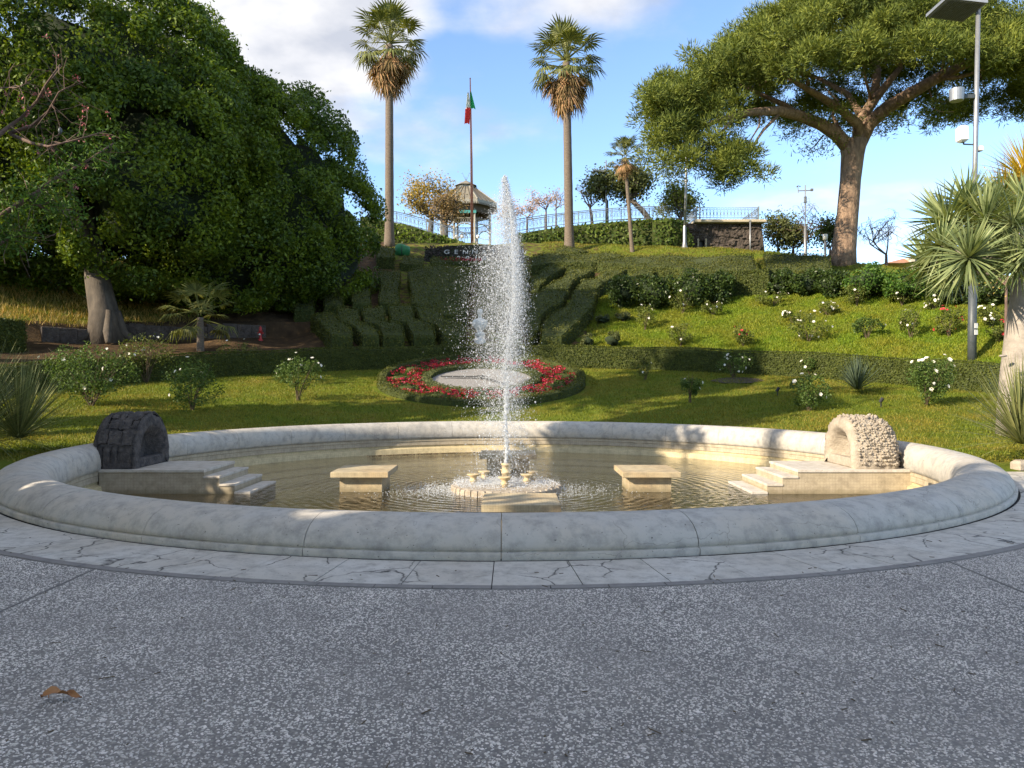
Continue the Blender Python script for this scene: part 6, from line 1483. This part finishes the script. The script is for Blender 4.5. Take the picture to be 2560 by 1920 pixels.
# dracaena on the right
dx = 18.6
bx, by = (1024 - 512) / FP * dx, dx; bz = tz(bx, by)
hp = [(968, 258, -.9), (1016, 262, -1.2), (940, 246, -.2), (948, 222, .3), (985, 222, -.3), (1012, 226, -.7), (1026, 205, 0), (966, 205, .6), (930, 262, .7), (1030, 250, -1.4), (990, 245, .5), (952, 270, .3), (1000, 205, .9)]
heads = []
for i, (px, row, dd_) in enumerate(hp):
    p = W(px, row, dx + dd_); heads.append((p[0], p[1], p[2], random.uniform(-.5, .6) + .35, (px - 985) / 90, random.uniform(.85, 1.1)))
t = spiky('dragon_tree', 'thick trunked dracaena with drooping sword leaves at the right edge', 'tree', bx, by, bz, heads, 150, 1.05, .026, 'drac', -75, 85, .5, 31)
cr_ = W(1022, 262, dx)
MB().tube([(bx, by, bz - .3), W(1021, 400, dx), W(1020, 370, dx), W(1022, 330, dx), W(1024, 295, dx), W(1025, 270, dx)], [.62, .5, .42, .36, .3, .25], 20).build('trunk', M['barkgrey'], t, smooth=True)
for px, row in ((1010, 395), (1003, 356), (1019, 372), (1008, 425)): 
    p = W(px, row, dx - .42); MB().lathe([(.001, -.03), (.07, -.02), (.11, 0), (.07, .03), (.001, .02)], tuple(p), 10, sy=.5).build('bark_scar', M['barkgrey'], t, smooth=True)
for i, (hx, hy, hz, *_r) in enumerate(heads):
    c = W(1022, 266, dx); MB().tube([c, (c + np.array([hx, hy, hz])) / 2 - [0, 0, .1], (hx, hy, hz)], [.16, .11, .07], 7).build('branch', M['barkgrey'], t, smooth=True)
# yellow hanging fronds behind it
x, y = (1035 - 512) / FP * 20.5, 20.5
t = spiky('yellow_palm', 'yellow drooping frond mass behind the dracaena at the right edge', 'palm tree', x, y, tz(x, y), [(x, y, Zr(188, y), 0, -.4, 1.3), (x - .6, y + .3, Zr(196, y), 0, -.6, 1.0), (x - .2, y - .3, Zr(208, y), .3, -.5, .9), (x - .3, y, Zr(180, y), .1, -.3, 1.0)], 170, 1.3, .014, 'yellowgr', -60, 80, .9, 33)
MB().tube([(x + 1.1, y, tz(x, y) - .2), (x, y, Zr(192, y))], [.2, .1], 8).build('trunk', M['barkgrey'], t, smooth=True)
# yuccas near the basin ends
x, y = 9.45, 13.9; z = tz(x, y)
spiky('yucca', 'spiky yellow green yucca by the right end of the basin', 'yucca', x, y, z, [(x, y, z + .35, 0, 0, 1), (x + .7, y + .4, z + .4, 0, 0, 1)], 210, 1.65, .014, 'yucca', 0, 85, .35, 35)
x, y = -10.95, 15.2; z = tz(x, y)
spiky('yucca', 'dark spiky grass like yucca at the left end of the basin', 'yucca', x, y, z, [(x, y, z + .35, 0, .1, 1.1), (x + .55, y + .6, z + .25, 0, .15, .95), (x + .35, y - .5, z + .2, .1, .2, .9)], 300, 1.9, .010, 'yucca', -8, 85, .35, 36)
x, y = hit(857, 393); z = tz(x, y)
spiky('agave', 'blue green narrow leaved agave on the right lawn before the hedge', 'agave', x, y, z, [(x, y, z + .12, 0, 0, 1)], 170, 1.25, .016, 'agave', 2, 88, .12, 37)
# rubble by the right yucca
rt = thing('rubble_border', 'low border of rough stones beside the right yucca', 'stones', (9.3, 13.2, .05))
for i in range(16):
    MB().box((9.0 + i * .17 + random.uniform(-.05, .05), 13.35 + random.uniform(-.2, .2), .08), (.22, .2, .2), rz=random.uniform(0, 3), bev=.05).build('stone', M['tufa'], rt)

# ---------------------------------------------------------------- flowering branches reaching in at left
def silk():
    d = 13.0; t = thing('silk_floss_tree', 'bare branched tree with pink blossoms reaching in from the left edge', 'tree', (-12.6, 13.0, .1))
    Q = lambda x, y, dd=0: W(x * .1085, 60 + y * .1085, d + dd)
    MB().tube([(-12.6, 13, -.2), (-12.5, 13, 1.6), (-12.2, 13, 3.0), (-11.6, 13, 4.4)], [.42, .3, .24, .16], 12).build('trunk', M['twig'], t, smooth=True)
    c = (-11.6, 13, 4.4)
    br = [([(0, 690), (100, 610), (200, 540), (350, 380), (430, 230), (560, 50)], .045, .012), ([(90, 680), (300, 610), (450, 480), (550, 300), (620, 260)], .035, .008), ([(110, 690), (300, 770), (450, 800), (620, 760), (980, 660)], .035, .008), ([(0, 260), (160, 260), (280, 210)], .02, .006)]
    low = [([(0, 1440), (350, 1220), (560, 1060), (780, 950), (1050, 770)], .05, .012), ([(250, 1290), (450, 1390), (660, 1380)], .02, .008), ([(0, 1700), (200, 1560)], .03, .01)]
    for i, (pts, a, b_) in enumerate(br + low):
        P = [Q(*p, .3 * math.sin(j + i)) for j, p in enumerate(pts)]
        if i in (0, 3, 4): P = [np.array(c if i < 4 else (-12.2, 13, 3.0))] + P; 
        MB().tube(P, list(np.linspace(a, b_, len(P))), 6).build('branch', M['twig'], t, smooth=True)
        tw = MB(); ntw = 20 if i < 4 else 22
        for k in range(ntw):
            f = random.uniform(.2, 1) * (len(P) - 1); j = min(int(f), len(P) - 2); p = P[j] + (P[j + 1] - P[j]) * (f - j); dr = weld_norm(np.array([random.gauss(.3, .6), random.gauss(0, .5), random.gauss(.1, .6)])); l = random.uniform(.1, .5); q = p + dr * l; q2 = q + weld_norm(dr + sphpts(1)[0] * .7) * l * .7
            tw.tube([p, q, q2], [.007, .005, .003], 3, cap=False)
            if i < 4 and k % 3 == 0:
                P_ = q2 + rng.normal(size=(10, 3)) * .03; mk('blossom', leafmesh('blossom', P_, sphpts(10), .022, .5, .3), M['pinkpetal'], t)
        tw.build('twigs', M['twig'], t)
        if i >= 4:
            n = 1500 if i == 4 else 700; f = rng.uniform(0, len(P) - 1.01, n); j = f.astype(int); A_ = np.array(P); pp = A_[j] + (A_[j + 1] - A_[j]) * (f - j)[:, None] + rng.normal(size=(n, 3)) * [.22, .22, .16]
            mk('leaves', leafmesh('leaves', pp, sphpts(n) + [0, 0, .4], .05, .28, .6), M['brightleaf'], t, kind='stuff')
    sd_ = thing('seed_pod', 'dark oval pod hanging among the bare left branches', 'seed pod', tuple(Q(560, 650)))
    MB().lathe([(.001, -.06), (.025, -.04), (.035, 0), (.025, .045), (.001, .06)], tuple(Q(560, 655)), 10).build('pod', M['darkmetal'], sd_, smooth=True)
silk()

# ---------------------------------------------------------------- far roofs at the right, fallen leaf, bare soil, basin litter
d = 95; p = W(925, 262, d); t = thing('distant_house', 'low distant house with terracotta roof between pine and dracaena', 'house', (p[0], p[1], tz(p[0], p[1])))
zb = tz(p[0], p[1]) - 1; k = d / FP
MB().box((p[0], p[1], (zb + Zr(262, d)) / 2), (62 * k, 8, Zr(262, d) - zb)).build('wall', M['render'], t)
a = W(885, 263, d - 4); b_ = W(958, 263, d - 4); MB().add([a, b_, b_ + [-1.2, 4, 2.0], a + [4, 4, 1.0], a + [0, 9, 0], b_ + [0, 9, 0]], [(0, 1, 2, 3), (3, 2, 5, 4), (0, 3, 4), (1, 5, 2)]).build('roof', M['roof'], t)
MB().box((p[0] + 1.5, p[1] - 2, Zr(258, d)), (3.0, 2.5, 1.2)).build('attic', M['render'], t)
for i in range(4): MB().box((p[0] - 3 + i * 2.1, p[1] - 4.02, Zr(266, d)), (.9, .06, .9)).build('window', M['window'], t)
def leaf(px, row, l, rz, lab):
    d_ = FP * HC / (row - Y0); x, y = (px - 512) / FP * d_, d_; b = MB(); n = 9; vs = []
    for i in range(n):
        f = i / (n - 1); w = .17 * l * (1.02 - f) ** .7 * min(1, .5 + f * 4) * (1 + .12 * math.sin(i * 2.3))
        for q in (-1, -.3, .4, 1): vs.append((l * (f - .5), w * q + .16 * l * math.sin(math.pi * min(1, f * 1.3)) ** 1.0 - .1 * l, .012 + .028 * abs(q) ** 1.3 * math.sin(f * 5 + q) ** 2 + .02 * f * (1 - f) * 4 + (.018 if f < .3 else 0)))
    b.add(vs, [(4 * i + j, 4 * i + 4 + j, 4 * i + 5 + j, 4 * i + 1 + j) for i in range(n - 1) for j in range(3)])
    t = thing('fallen_leaf', lab, 'leaf', (x, y, .002)); mk('blade', b.mesh('blade', True), M['leafbrown'], t, loc=(x, y, .003), rot=(0, 0, rz)); 
    MB().tube([(x - l * .4, y, .02), (x - l * .55, y + .05, .03)], .0025, 4).build('leaf_stalk', M['leafbrown'], t)
leaf(63, 702, .19, .12, 'curled dry brown leaf lying on the plaza at lower left')
x, y = hit(737, 381); b = MB(); n = 20
b.add([(x + 1.0 * math.cos(i / n * 6.283) * (1 + .12 * math.sin(i * 2.1)), y + .75 * math.sin(i / n * 6.283) * (1 + .15 * math.sin(i * 1.7)), tz(x + 1.0 * math.cos(i / n * 6.283), y + .75 * math.sin(i / n * 6.283)) + .03) for i in range(n)], [tuple(range(n))]).build('bare_soil_patch', M['soil'], kind='structure')
# debris along the rear waterline
db = thing('floating_debris', 'dark line of twigs and leaves floating along the rear left waterline', 'debris', (-3, 22.2, WZ)); 
for i in range(90):
    a = R(96 + random.random() ** 1.0 * 24); r = 7.55 + random.gauss(0, .05); x, y = arcpt(a, r); l = random.uniform(.05, .22)
    if i % 3 == 0: MB().box((x, y, WZ + .008), (l, .03, .012), rz=a + math.pi / 2 + random.gauss(0, .3)).build('twig', M['stem'], db)
n = 700; a = rng.uniform(R(95), R(122), n); r = 7.6 + rng.normal(0, .045, n); mk('leaf_scraps', leafmesh('leaf_scraps', np.stack([FX + r * np.cos(a), FY + r * np.sin(a), np.full(n, WZ + .006)], -1), np.tile([0, 0, 1.], (n, 1)), .025, .5, 3), M['stem'], db, kind='stuff')
